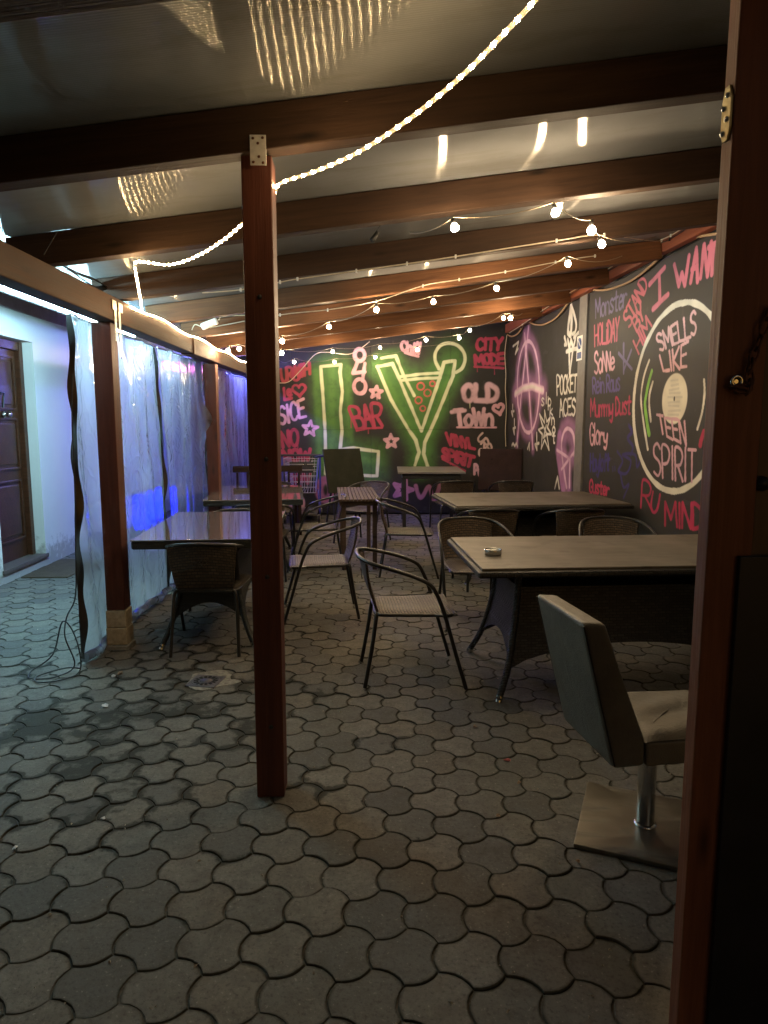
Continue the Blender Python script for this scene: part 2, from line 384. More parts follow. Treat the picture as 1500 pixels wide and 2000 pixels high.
def mat_leather():
    t = NT('grey_leather'); v = t.obj(); vo = t.n('ShaderNodeTexVoronoi', Vector=v, Scale=260).outputs['Distance']; n = t.noise(v, 6, 5)
    col = t.ramp(n, [(.3, (.085, .080, .066)), (.7, (.15, .138, .110))])
    wr = t.noise(t.vscale(v, (1, 1.6, 1)), 11, 3, .5, 1.5); t.prin(Base__Color=col, Roughness=t.math('MULTIPLY_ADD', n, .2, .36), Normal=t.bump(t.math('ADD', t.math('MULTIPLY', vo, .002), t.math('MULTIPLY', wr, .006)), .6, 1.0)); return t.m
M_LEATHER = mat_leather()
def mat_basesteel():
    t = NT('scuffed_steel'); v = t.obj(); n = t.noise(v, 9, 7, .7); n2 = t.noise(t.vscale(v, (1, 2, 1)), 2.6, 6, .6, 1.5)
    dirt = t.ramp(n2, [(.50, 0.0), (.72, .8)])
    p = t.prin(Base__Color=t.mix(dirt, (.20, .19, .165), (.03, .027, .02)), Roughness=t.math('ADD', t.math('MULTIPLY_ADD', n, .25, .2), t.math('MULTIPLY', dirt, .5)), Metallic=t.math('SUBTRACT', 1.0, t.math('MULTIPLY', dirt, .8))); return t.m
M_BASESTEEL = mat_basesteel()
def mat_mat():
    t = NT('coir_doormat'); v = t.pos(); n = t.noise(v, 160, 3, .8); n2 = t.noise(v, 9, 5)
    t.prin(Base__Color=t.mix(n2, (.115, .080, .040), (.05, .034, .02)), Roughness=.95, Normal=t.bump(n, 1.0, .01)); return t.m
M_COIR = mat_mat()

# ================================================================== SETTING: ground and pavement
g = MB().box(-60, 60, -20, 80, -.30, -.006).build('ground', M_EARTH); tag(g, kind='structure')
pav = bpy.data.objects.new('pavement', None); C.objects.link(pav); tag(pav, kind='structure')
D = .181; ROT = R(-5.5); EL = D / math.sqrt(3)
def paver_outline(seg, inset, jit=0.0, bulge=.0165):
    """hexagon whose sides bulge out and in by turns"""
    out = []
    V = [Vector((EL * math.cos(R(90 - 60 * k) + ROT), EL * math.sin(R(90 - 60 * k) + ROT))) for k in range(6)]
    for k in range(6):
        a, b = V[k], V[(k + 1) % 6]; m = (a + b) / 2; n = m.normalized(); sgn = 1 if k % 2 == 0 else -1
        for q in range(seg):
            t = q / seg; p = a.lerp(b, t) + n * (sgn * bulge * 4 * t * (1 - t)); out.append(p)
    res = []
    n = len(out)
    for i in range(n):
        tg = (out[(i + 1) % n] - out[i - 1]).normalized(); nn = Vector((tg.y, -tg.x))
        if nn.dot(out[i]) < 0: nn = -nn
        res.append(out[i] - nn * (inset + random.uniform(0, jit)))
    return res
def paver_geo(seg, jit):
    o = paver_outline(seg, .0010, jit); n = len(o)
    ring = [[(p.x, p.y, -.016) for p in o], [(p.x, p.y, -.0035) for p in o], [(p.x * .972, p.y * .972, 0) for p in o], [(p.x * .66, p.y * .66, .0004) for p in o]]
    vs = sum(ring, []) + [(0, 0, .0004)]; e = [1.0] * n + [1.0] * n + [.9] * n + [0.0] * n + [0.0]
    fs = []
    for k in range(3):
        for i in range(n): fs.append((k * n + i, (k * n + (i + 1) % n), (k + 1) * n + (i + 1) % n, (k + 1) * n + i))
    for i in range(n): fs.append((3 * n + i, 3 * n + (i + 1) % n, 4 * n))
    # outline runs clockwise: flip
    return vs, [f[::-1] for f in fs], e
def paver_mesh(name, parts):
    vs = []; fs = []; col = []
    for (gv, gf, ge), M, r in parts:
        o = len(vs); vs += [tuple(M @ Vector(v)) for v in gv]; fs += [tuple(i + o for i in f) for f in gf]; col += [(r, e, 0, 1) for e in ge]
    me = bpy.data.meshes.new(name); me.from_pydata(vs, [], fs); me.materials.append(M_PAVER)
    a = me.attributes.new('pv', 'FLOAT_COLOR', 'POINT'); a.data.foreach_set('color', np.array(col, 'f').ravel()); me.update(); return me
VAR = [paver_mesh('paver', [(paver_geo(5, .0018), Matrix.Identity(4), random.random())]) for _ in range(16)]
FARGEO = [paver_geo(3, .001) for _ in range(6)]
A1 = Vector((D * math.cos(ROT), D * math.sin(ROT))); A2 = Vector((D * math.cos(ROT + R(60)), D * math.sin(ROT + R(60))))
anchor = Vector((.222, 1.972)) - Vector((EL * math.cos(R(90) + ROT), EL * math.sin(R(90) + ROT)))
tiles = []
for j in range(-30, 110):
    for i in range(-120, 60):
        p = anchor + A1 * i + A2 * j
        if not (-3.36 < p.x < rx(p.y) - .02 and .9 < p.y < 10.85): continue
        d = Vector((p.x, p.y, -CAM_H)); dep = d.dot(FW)
        u = 750 + FPX * d.dot(RT) / dep if dep > .2 else -9999; v = 1000 - FPX * d.dot(UP) / dep if dep > .2 else 9999
        vis = -60 < u < 1400 and v < 2060
        tiles.append((0 if vis else 1, p.length, p))
drain_c = on_z(402, 1331); 
tiles = [t for t in tiles if not (abs(t[2].x - drain_c.x) < .075 and abs(t[2].y - drain_c.y) < .07)]
tiles.sort(key=lambda t: (t[0], t[1]))
far = []
for k, (_, _, p) in enumerate(tiles):
    z = random.uniform(-.0028, .0016); M = Matrix.Translation((p.x, p.y, z)) @ Matrix.Rotation(random.uniform(-.02, .02), 4, 'X') @ Matrix.Rotation(random.uniform(-.02, .02), 4, 'Y') @ Matrix.Rotation(random.uniform(-.012, .012), 4, 'Z')
    if k < 300:
        ob = bpy.data.objects.new('paver', random.choice(VAR)); C.objects.link(ob); ob.parent = pav; ob.matrix_local = M
    else: far.append((random.choice(FARGEO), M, random.random()))
ob = bpy.data.objects.new('far_pavers', paver_mesh('far_pavers', far)); C.objects.link(ob); ob.parent = pav; tag(ob, kind='stuff')

# ================================================================== left house wall with door
XW = -3.32
hw = thing('house_wall', 'white plastered house wall along the passage at the left', 'wall', (XW, 7, 0))
def hpart(name, m, *a, **k):
    o = MB().box(*a, **k).build(name, m, None); o.parent = hw; o.matrix_parent_inverse = hw.matrix_world.inverted(); o.location = Vector((0, 0, 0)); return o
def adopt(o, parent, wm=None):
    """parent keeping world placement (parent is an un-rotated Empty)"""
    o.parent = parent; o.location = Vector(o.location) - Vector(parent.location); o.matrix_parent_inverse = Matrix.Identity(4); return o
def wbuild(mb, name, mat, parent):
    """mesh given in world coordinates, child of an un-rotated Empty"""
    o = mb.build(name, mat); o.parent = parent; o.location = -Vector(parent.location); return o
DY0, DY1, DZ0, DZ1 = 6.22, 7.06, .11, 2.26
wall = MB()
wall.box(XW - .35, XW, 2.0, DY0, -.1, 2.52); wall.box(XW - .35, XW, DY1, 18, -.1, 2.52); wall.box(XW - .35, XW, DY0, DY1, -.1, DZ0 - .03)
wall.box(XW - .35, XW, DY0, DY1, DZ1, 2.52)
wbuild(wall, 'plaster', M_PLASTER, hw)
wbuild(MB().box(XW - .35, XW - .004, 2.0, 18, 2.523, 4.2), 'upper_wall', M_UPPERWALL, hw)
wbuild(MB().box(XW - .34, XW + .018, DY0 - .02, DY1 + .03, DZ0 - .028, DZ0 + .012, .004), 'door_sill', M_SILL, hw)
dr = thing('house_door', 'dark brown panelled house door with number 7', 'door', (XW - .17, (DY0 + DY1) / 2, DZ0))
XD = XW - .15
wbuild(MB().box(XD - .06, XD, DY0 + .075, DY1 - .075, DZ0 + .015, DZ1 - .09), 'door_leaf', M_DOOR, dr)
fr = MB()
fr.box(XD - .02, XD + .05, DY0 + .002, DY0 + .075, DZ0 + .014, DZ1 - .003, .006); fr.box(XD - .02, XD + .05, DY1 - .075, DY1 - .002, DZ0 + .014, DZ1 - .003, .006); fr.box(XD - .02, XD + .045, DY0 + .077, DY1 - .077, DZ1 - .09, DZ1 - .005, .006)
wbuild(fr, 'door_frame', M_DOOR, dr)
for z0, z1 in ((DZ0 + .22, DZ0 + .78), (DZ0 + .92, DZ0 + 1.38), (DZ0 + 1.50, DZ0 + 1.98)):
    wbuild(MB().box(XD - .01, XD + .012, DY0 + .17, DY1 - .17, z0 + .03, z1 - .03, .010), 'door_panel', M_DOOR, dr)
    mo = MB(); y0, y1 = DY0 + .13, DY1 - .13
    for a in ((y0, y1, z0 - .02, z0), (y0, y1, z1, z1 + .02), (y0, y0 + .02, z0 + .001, z1 - .001), (y1 - .02, y1, z0 + .001, z1 - .001)): mo.box(XD, XD + .02, *a, .004)
    wbuild(mo, 'panel_moulding', M_DOOR, dr)
ym = (DY0 + DY1) / 2 + .04
num = MB().tube([(XD + .018, ym - .035, 1.75), (XD + .018, ym + .03, 1.75), (XD + .018, ym + .012, 1.70), (XD + .018, ym - .008, 1.61)], .008, 6).tube([(XD + .018, ym - .035, 1.75), (XD + .018, ym - .035, 1.728)], .007, 6)
wbuild(num, 'number_seven', M_BLACK, dr)
KN = Matrix.Translation((XD + .012, ym + .005, 1.545)) @ Matrix.Rotation(R(90), 4, 'Y')
wbuild(MB().lathe([(.0, 0), (.034, 0), (.036, .012), (.022, .022), (.018, .04), (.03, .05), (.032, .062), (.02, .074), (0, .076)], 20, KN), 'door_knob', M_CHROME, dr)
tag(wbuild(MB().tube([(XD + .01, DY0 + .13, 1.13), (XD + .05, DY0 + .13, 1.13), (XD + .055, DY0 + .15, 1.13), (XD + .055, DY0 + .24, 1.125)], .009, 8), 'door_handle', M_CHROME, dr))
mt = MB().sheet(lambda a, b: Vector((-3.28 + .44 * a, 6.44 + .86 * b, .014 + .003 * math.sin(a * 9) * math.sin(b * 7))), 14, 20)
mt.box(-3.28, -2.84, 6.44, 7.30, -.001, .012, .004)
tag(mt.build('doormat', M_COIR), 'brown coir doormat on the pavers before the house door', 'doormat')
# fluorescent fitting under the eaves
fl = thing('fluorescent_lamp', 'cyan-white fluorescent tube lamp beyond the left timber beam', 'lamp', (-2.05, 5.2, 2.26))
wbuild(MB().box(-2.148, -2.112, 3.95, 6.55, 2.284, 2.312, .004), 'lamp_housing', M_WHITEPLASTIC, fl)
for y0 in (4.0, 5.3):
    wbuild(MB().tube([(-2.13, y0, 2.264), (-2.13, y0 + 1.2, 2.264)], .015, 10), 'fluorescent_tube', M_TUBELIGHT, fl)
wbuild(MB().tube(cat([(-2.04, 6.55, 2.29), (-1.98, 6.9, 2.22), (-1.9, 7.0, 2.14), (-1.85, 7.3, 2.18)]), .008, 6), 'lamp_cable', M_CABLE, fl)
# blue and violet LED lamps further down the passage
bl = thing('blue_led_lamp', 'glowing deep blue LED lamp low on the passage wall behind the curtain', 'lamp', (XW + .03, 10.3, .0))
wbuild(MB().box(XW, XW + .05, 9.25, 10.75, .0, .50, .005), 'lamp_housing', M_BLACK, bl)
wbuild(MB().box(XW + .051, XW + .058, 9.3, 10.7, .03, .47), 'lamp_face', M_BLUELED, bl)
vl = thing('violet_led_bar', 'violet LED light bar fixed outside the left beam above the curtain', 'lamp', (-1.82, 9.8, 2.2))
wbuild(MB().box(-1.86, -1.78, 8.85, 10.4, 2.235, 2.26, .004), 'lamp_housing', M_BLACK, vl)
wbuild(MB().tube([(-1.82, 8.9, 2.216), (-1.82, 10.35, 2.216)], .014, 8), 'lamp_tube', M_VIOLETLED, vl)
ml = thing('magenta_led_bar', 'short magenta LED bar under the eaves behind the curtain', 'lamp', (-2.35, 8.2, 2.2))
wbuild(MB().box(-2.40, -2.34, 8.0, 8.9, 2.13, 2.17, .004), 'lamp_housing', M_BLACK, ml)
wbuild(MB().box(-2.335, -2.325, 8.02, 8.88, 2.09, 2.16), 'lamp_face', M_MAGENTALED, ml)
ew = MB().box(-8, 4, 18.0, 18.3, -.1, 4.5).build('passage_end_wall', M_PLASTER); tag(ew, 'pale wall closing the passage far behind the curtain', 'wall')

# ================================================================== MURAL WALLS
class Canvas:
    def __init__(s, nu, nv, u0, v0, st, base):
        s.nu, s.nv, s.u0, s.v0, s.st = nu, nv, u0, v0, st
        s.c = np.empty((nv, nu, 3)); s.c[:] = base
        def vn(sc):
            a = rng.random((int(nv * st / sc) + 3, int(nu * st / sc) + 3)); y = np.arange(nv) * st / sc; x = np.arange(nu) * st / sc
            yi = y.astype(int); xi = x.astype(int); fy = (y - yi)[:, None]; fx = (x - xi)[None, :]
            fy = fy * fy * (3 - 2 * fy); fx = fx * fx * (3 - 2 * fx)
            return (a[yi][:, xi] * (1 - fy) * (1 - fx) + a[yi + 1][:, xi] * fy * (1 - fx) + a[yi][:, xi + 1] * (1 - fy) * fx + a[yi + 1][:, xi + 1] * fy * fx)
        s.n1 = vn(.03); s.n2 = vn(.09); s.n3 = vn(.35)
        s.c *= (.85 + .3 * s.n3)[..., None]
        s.c += (.012 * (s.n2 > .93))[..., None]
    def stroke(s, pts, wd, col, alpha=1.0, soft=.3, mottle=.28, taper=False):
        """pts on the wall in metres; wd full width; soft = edge softness as a fraction of half width"""
        r = wd / 2; pad = r * (1 + soft) + s.st
        P = np.array(pts, float)
        x0, y0 = P.min(0) - pad; x1, y1 = P.max(0) + pad
        i0 = max(0, int((x0 - s.u0) / s.st)); i1 = min(s.nu, int((x1 - s.u0) / s.st) + 2)
        j0 = max(0, int((y0 - s.v0) / s.st)); j1 = min(s.nv, int((y1 - s.v0) / s.st) + 2)
        if i1 <= i0 or j1 <= j0: return
        X, Y = np.meshgrid(s.u0 + np.arange(i0, i1) * s.st, s.v0 + np.arange(j0, j1) * s.st)
        dm = np.full(X.shape, 9.0)
        for a, b in zip(P[:-1], P[1:]):
            d = b - a; L = max(1e-9, d @ d); t = np.clip(((X - a[0]) * d[0] + (Y - a[1]) * d[1]) / L, 0, 1)
            dm = np.minimum(dm, np.hypot(X - a[0] - t * d[0], Y - a[1] - t * d[1]))
        rv = r * (.74 + .36 * s.n2[j0:j1, i0:i1] + .22 * s.n3[j0:j1, i0:i1]) if wd < .1 else r
        e = max(r * soft, s.st * .6); k = np.clip((rv + e * .5 - dm) / e, 0, 1); k = k * k * (3 - 2 * k)
        n = s.n1[j0:j1, i0:i1] * .5 + s.n2[j0:j1, i0:i1] * .5
        k = k * alpha * (1 - mottle + 2 * mottle * n).clip(0, 1)
        sub = s.c[j0:j1, i0:i1]; sub[:] = sub * (1 - k[..., None]) + np.array(col) * (.9 + .2 * s.n2[j0:j1, i0:i1, None]) * k[..., None]
def build_panel(cv, name, parent, fn, i0, i1, j0, j1, gap=.0015):
    nu = i1 - i0 + 1; nv = j1 - j0 + 1
    uu = cv.u0 + np.arange(i0, i1 + 1) * cv.st; vv = cv.v0 + np.arange(j0, j1 + 1) * cv.st
    uu[0] += gap; uu[-1] -= gap; vv[0] += gap; vv[-1] -= gap
    U, V = np.meshgrid(uu, vv); co = fn(U.ravel(), V.ravel()); 
    n = nu * nv; idx = np.arange(n).reshape(nv, nu)
    q = np.stack([idx[:-1, :-1], idx[:-1, 1:], idx[1:, 1:], idx[1:, :-1]], -1).reshape(-1, 4)
    # returned edges, 12 mm deep, so that each panel is a board
    back = fn(U.ravel(), V.ravel(), .012); per = np.concatenate([idx[0, :], idx[1:, -1], idx[-1, -2::-1], idx[-2:0:-1, 0]])
    co = np.concatenate([co, back[per]]); m = len(per); k = np.arange(m)
    side = np.stack([per[(k + 1) % m], per[k], n + k, n + (k + 1) % m], -1); q = np.concatenate([q, side])
    me = bpy.data.meshes.new(name); me.vertices.add(len(co)); me.vertices.foreach_set('co', co.astype('f').ravel())
    me.loops.add(q.size); me.loops.foreach_set('vertex_index', q.astype('i').ravel())
    me.polygons.add(len(q)); me.polygons.foreach_set('loop_start', np.arange(0, q.size, 4, dtype='i'))
    me.materials.append(M_PAINT); me.update(calc_edges=True); me.validate()
    col = cv.c[j0:j1 + 1, i0:i1 + 1].reshape(-1, 3); col = np.concatenate([col, col[per]]); rgba = np.ones((len(co), 4), 'f'); rgba[:, :3] = col
    a = me.attributes.new('paint', 'FLOAT_COLOR', 'POINT'); a.data.foreach_set('color', rgba.ravel())
    o = bpy.data.objects.new(name, me); C.objects.link(o); o.parent = parent; o.location = -Vector(parent.location); return o

GL = {
'A': ['s', [(0, 0), (.48, 1), (1, 0)], [(.2, .38), (.82, .38)]],
'B': ['c', [(.02, 0), (0, .5), (.02, 1), (.6, .98), (.85, .8), (.7, .58), (.1, .52)], [(.1, .52), (.8, .48), (1, .25), (.75, .03), (.02, 0)]],
'C': ['c', [(1, .82), (.7, 1), (.25, .9), (0, .5), (.2, .1), (.65, 0), (1, .16)]],
'D': ['c', [(.05, 0), (.05, .5), (.02, 1), (.5, .95), (.95, .7), (1, .4), (.7, .1), (.05, 0)]],
'E': ['s', [(1, 1), (.05, .96), (.02, .02), (1, 0)], [(.05, .5), (.8, .52)]],
'G': ['c', [(1, .82), (.65, 1), (.2, .88), (0, .5), (.2, .1), (.65, 0), (1, .2), (1, .45), (.6, .45)]],
'H': ['s', [(.02, 1), (0, 0)], [(1, 1), (.95, 0)], [(0, .5), (.97, .52)]],
'I': ['s', [(.5, 1), (.48, 0)]],
'J': ['c', [(.9, 1), (.85, .3), (.5, 0), (.1, .15)]],
'K': ['s', [(.05, 1), (0, 0)], [(.95, 1), (.05, .45), (1, 0)]],
'L': ['s', [(.05, 1), (0, .03), (1, 0)]],
'M': ['s', [(0, 0), (.1, 1), (.5, .3), (.9, 1), (1, 0)]],
'N': ['s', [(0, 0), (.05, 1), (.93, .02), (1, 1)]],
'O': ['o', [(.5, 1), (.88, .82), (1, .48), (.85, .13), (.5, 0), (.15, .13), (0, .5), (.14, .85)]],
'P': ['c', [(.02, 0), (0, .5), (.03, 1), (.7, .98), (1, .75), (.7, .48), (.05, .42)]],
'R': ['c', [(.02, 0), (0, .5), (.03, 1), (.7, .98), (.98, .76), (.7, .5), (.1, .46)], [(.35, .46), (.65, .25), (1, 0)]],
'S': ['c', [(.95, .85), (.6, 1), (.15, .88), (.15, .62), (.75, .45), (.95, .22), (.6, 0), (.05, .1)]],
'T': ['s', [(0, .98), (1, 1)], [(.5, .98), (.5, 0)]],
'U': ['c', [(.02, 1), (0, .4), (.2, .05), (.6, .0), (.92, .3), (1, 1)]],
'V': ['s', [(0, 1), (.45, 0), (1, 1)]],
'W': ['s', [(0, 1), (.22, 0), (.5, .75), (.75, 0), (1, 1)]],
'X': ['s', [(0, 1), (1, 0)], [(1, 1), (0, 0)]],
'Y': ['s', [(0, 1), (.5, .5), (1, 1)], [(.5, .5), (.45, 0)]],
'0': ['o', [(.5, 1), (.9, .8), (1, .45), (.85, .1), (.5, 0), (.12, .12), (0, .5), (.12, .85)]],
'4': ['s', [(.35, 1), (0, .35), (1, .42)], [(.85, 1), (.7, 0)]],
'a': ['c', [(.9, .6), (.5, .68), (.1, .5), (.05, .15), (.4, 0), (.8, .15), (.9, .6), (.9, .1), (1, 0)]],
'e': ['c', [(.05, .35), (.9, .42), (.8, .65), (.4, .7), (.05, .4), (.2, .05), (.6, 0), (.95, .12)]],
'f': ['c', [(.9, .95), (.6, 1), (.45, .8), (.42, 0)], [(.05, .6), (.85, .62)]],
'h': ['c', [(0, 1), (.02, 0), (.1, .45), (.5, .62), (.85, .45), (.9, 0)]],
'i': ['s', [(.5, .62), (.5, 0)], [(.5, .85), (.5, .9)]],
'k': ['s', [(.05, 1), (0, 0)], [(.8, .65), (.05, .3), (.9, 0)]],
'l': ['s', [(.5, 1), (.48, 0)]],
'm': ['c', [(0, 0), (0, .6), (.1, .5), (.3, .62), (.48, .4), (.48, 0), (.52, .45), (.75, .62), (.95, .4), (1, 0)]],
'n': ['c', [(0, .65), (.03, 0), (.1, .45), (.5, .66), (.9, .45), (.95, 0)]],
'o': ['o', [(.5, .68), (.9, .52), (.95, .25), (.6, 0), (.2, .08), (.05, .4)]],
'p': ['c', [(.02, .65), (0, -.35), (.05, .5), (.5, .7), (.95, .45), (.8, .1), (.3, 0), (.05, .1)]],
'r': ['c', [(0, .65), (.03, 0), (.1, .4), (.5, .65), (.9, .58)]],
's': ['c', [(.9, .6), (.5, .7), (.1, .55), (.5, .35), (.9, .15), (.5, 0), (.05, .08)]],
't': ['s', [(.45, 1), (.42, .02), (.75, 0)], [(0, .68), (.95, .7)]],
'u': ['c', [(0, .65), (.02, .2), (.35, 0), (.8, .15), (.9, .65), (.92, .1), (1, 0)]],
'w': ['s', [(0, .65), (.25, 0), (.5, .5), (.75, 0), (1, .65)]],
'y': ['c', [(0, .65), (.1, .25), (.5, .12), (.85, .35), (.95, .65), (.9, 0), (.6, -.35), (.15, -.25)]],
}
def glyph_lines(ch):
    g = GL[ch]
    for l in g[1:]:
        if g[0] == 's': yield l
        else: yield [(p.x, p.y) for p in cat([(x, y, 0) for x, y in l], 5, closed=(g[0] == 'o'))] + ([l[0]] if g[0] == 'o' else [])
class Mural:
    """cv canvas + survey function (photo px -> wall metres)"""
    def __init__(s, cv, w2): s.cv = cv; s.w2 = w2
    def line(s, px, wd, col, org=(0, 0, 1), smooth=False, closed=False, **k):
        ox, oy, sc = org; P = [(ox + x / sc, oy + y / sc) for x, y in px]
        if smooth: P = [(p.x, p.y) for p in cat([(x, y, 0) for x, y in P], 6, closed)]
        if closed: P = P + [P[0]]
        s.cv.stroke([s.w2(*p) for p in P], wd, col, **k)
    def text(s, txt, quad, wd, col, org=(0, 0, 1), gap=.22, jig=.03, **k):
        TL, TR, BR, BL = [Vector((org[0] + x / org[2], org[1] + y / org[2])) for x, y in quad]
        ws = [.35 if c in 'Iil' else (1.3 if c in 'MWmw' else (.5 if c == ' ' else 1.0)) for c in txt]
        tot = sum(ws) + gap * (len(txt) - 1); x = 0
        for c, wc in zip(txt, ws):
            if c != ' ':
                dy = random.uniform(-jig, jig)
                for l in glyph_lines(c):
                    pts = []
                    for gx, gy in l:
                        a = (x + gx * wc) / tot; b = gy + dy
                        top = TL.lerp(TR, a); bot = BL.lerp(BR, a); p = bot + (top - bot) * b; pts.append(s.w2(p.x, p.y))
                    s.cv.stroke(pts, wd, col, **k)
            x += wc + gap
    def star(s, cx, cy, r, wd, col, org, rot=0, sx=1.0):
        P = [(cx + sx * r * math.sin(rot + 4 * math.pi * k / 5), cy - r * math.cos(rot + 4 * math.pi * k / 5)) for k in range(6)]
        Q = []
        for k in range(10):
            q = r if k % 2 == 0 else r * .42; a = rot + math.pi * k / 5; Q.append((cx + sx * q * math.sin(a), cy - q * math.cos(a)))
        s.line(Q + [Q[0]], wd, col, org)
    def heart(s, cx, cy, r, wd, col, org, rot=.2):
        P = []
        for k in range(25):
            t = 2 * math.pi * k / 24; x = 16 * math.sin(t) ** 3 / 16; y = (13 * math.cos(t) - 5 * math.cos(2 * t) - 2 * math.cos(3 * t) - math.cos(4 * t)) / 16
            P.append((cx + r * (x * math.cos(rot) - y * math.sin(rot)), cy - r * (y * math.cos(rot) + x * math.sin(rot))))
        s.line(P, wd, col, org)
    def ell(s, cx, cy, rx, ry, wd, col, org, a0=0, a1=360, **k):
        n = 40; s.line([(cx + rx * math.cos(R(a0 + (a1 - a0) * i / n)), cy + ry * math.sin(R(a0 + (a1 - a0) * i / n))) for i in range(n + 1)], wd, col, org, **k)

PINK = (.66, .38, .46); ROSE = (.42, .055, .11); HOT = (.60, .10, .18); CREAM = (.64, .70, .47); WHITE = (.72, .71, .68); VIO = (.12, .10, .27); DBLUE = (.045, .035, .17); GREEN = (.08, .225, .05); LIME = (.25, .58, .10); LILAC = (.42, .20, .42); LPINK = (.70, .48, .66); DK = (.028, .027, .026)
YB = 10.9; XR = 2.45
# ---- back wall
cvb = Canvas(536, 404, -2.0, .02, .008, DK); mb_ = Mural(cvb, lambda u, v: (lambda p: (p.x, p.z))(on_y(u, v, YB)))
O4 = (540, 560, 3.125)
for i, (pp, wd, al) in enumerate([
    ([(275, 490), (392, 478), (392, 990), (612, 1005), (612, 1150), (300, 1140), (275, 490)], .34, .95), ([(335, 520), (345, 1080), (560, 1080)], .40, .9),
    ([(615, 490), (705, 470), (885, 880), (1010, 520), (1090, 455), (1040, 640), (905, 960), (900, 1090)], .30, .95), ([(615, 490), (800, 870), (865, 1000), (850, 1110)], .28, .95),
    ([(640, 440), (730, 425), (840, 665)], .22, .8), ([(800, 560), (880, 800), (960, 560)], .42, .9), ([(885, 900), (885, 1110)], .34, .95), ([(1060, 440), (1050, 470), (1080, 420)], .55, .75), ([(860, 620), (900, 600)], .5, .8), ([(690, 560), (840, 840)], .25, .8), ([(1050, 560), (930, 860)], .25, .8)]):
    mb_.line(pp, wd * 1.05, GREEN, O4, alpha=al * .52, soft=1.5, mottle=.5)
for pp in ([(335, 500), (340, 1080)], [(440, 500), (450, 940)], [(640, 500), (830, 900)], [(1075, 500), (930, 900)], [(300, 1060), (600, 1060)], [(240, 520), (270, 1100)]): mb_.line(pp, .10, (.12, .30, .06), O4, alpha=.45, soft=1.4, mottle=.4)
kw = dict(soft=.5, mottle=.12)
mb_.line([(270, 487), (393, 475), (388, 520), (402, 640), (390, 760), (400, 880), (388, 995), (470, 985), (622, 1006), (614, 1155), (470, 1150), (300, 1140), (298, 900), (286, 700), (270, 487)], .05, CREAM, O4, **kw)
mb_.line([(615, 488), (708, 470), (740, 540), (885, 880), (1000, 545), (1022, 462), (1090, 452), (1078, 540), (1035, 650), (960, 830), (905, 950), (898, 1020), (922, 1095)], .05, CREAM, O4, **kw)
mb_.line([(615, 488), (700, 690), (800, 862), (850, 935), (870, 1010), (845, 1090)], .05, CREAM, O4, **kw)
mb_.line([(640, 436), (728, 422), (775, 540), (840, 665)], .045, CREAM, O4, **kw)
mb_.line([(752, 550), (880, 533), (1005, 526)], .042, CREAM, O4, **kw); mb_.line([(766, 572), (880, 560), (1000, 556)], .042, CREAM, O4, **kw)
mb_.line([(992, 500), (970, 450), (972, 400), (1000, 360), (1050, 345), (1105, 358), (1142, 400), (1150, 450), (1132, 498), (1096, 522)], .048, CREAM, O4, smooth=True, **kw)
for x, y, r in ((880, 608, 22), (952, 592, 16), (922, 648, 21), (867, 693, 20), (893, 743, 16)): mb_.ell(x, y, r, r, .022, (.52, .12, .11), O4)
mb_.ell(508, 418, 30, 36, .06, PINK, O4, soft=.6); mb_.line([(492, 465), (468, 528), (538, 520)], .055, PINK, O4, soft=.6); mb_.line([(540, 468), (525, 575)], .055, PINK, O4, soft=.6); mb_.ell(508, 608, 36, 44, .062, PINK, O4, soft=.4)
for x_, y_, l_ in ((455, 800, 60), (560, 860, 38), (1225, 480, 40), (1330, 480, 55), (1060, 1040, 50), (130, 960, 60), (1180, 700, 40), (300, 1140, 40), (905, 955, 60)): mb_.line([(x_, y_), (x_ + 1, y_ + l_)], .011, ROSE if x_ not in (1180, 300, 905) else CREAM, O4, alpha=.8)
mb_.text('BAR', [(440, 735), (640, 705), (645, 845), (490, 868)], .05, ROSE, O4, gap=.06); mb_.line([(490, 878), (560, 864), (645, 860)], .035, ROSE, O4)
mb_.star(608, 645, 38, .045, PINK, O4, .1); mb_.star(205, 866, 48, .045, PINK, O4, .1); mb_.star(700, 944, 44, .045, PINK, O4, -.05)
mb_.line([(612, 650), (614, 690)], .012, PINK, O4)
mb_.text('Chill', [(760, 335), (885, 342), (872, 408), (765, 388)], .042, PINK, O4, soft=.5); mb_.line([(785, 402), (865, 426)], .035, PINK, O4, soft=.5)
mb_.text('CITY', [(1222, 318), (1380, 312), (1372, 385), (1222, 385)], .05, ROSE, O4, gap=.15); mb_.text('MODE', [(1205, 418), (1390, 408), (1390, 472), (1215, 472)], .052, ROSE, O4, gap=.15); mb_.line([(1210, 487), (1385, 496)], .04, ROSE, O4)
mb_.text('OLD', [(1140, 605), (1350, 598), (1345, 698), (1142, 700)], .075, (.62, .42, .50), O4, soft=.9, gap=.18); mb_.text('ToWn', [(1085, 752), (1325, 748), (1318, 845), (1100, 850)], .058, (.64, .42, .50), O4, soft=.55, gap=.15); mb_.line([(1070, 765), (1150, 755)], .055, (.62, .42, .5), O4, soft=1.0); mb_.line([(1102, 858), (1340, 859)], .026, PINK, O4)
mb_.heart(1356, 745, 33, .05, PINK, O4, .25)
mb_.text('VINYL', [(1035, 892), (1200, 935), (1210, 992), (1048, 962)], .045, ROSE, O4); mb_.text('SPIRIT', [(1012, 985), (1205, 1038), (1190, 1100), (1015, 1042)], .055, ROSE, O4, gap=.12); mb_.line([(1015, 1052), (1150, 1125)], .035, ROSE, O4)
mb_.text('URBAN', [(1258, 892), (1362, 1052), (1330, 1092), (1226, 925)], .032, (.62, .47, .47), O4, soft=.4, gap=.1)
for x, y in ((1248, 1012), (1290, 1085)): mb_.ell(x, y, 12, 20, .035, (.6, .47, .48), O4)
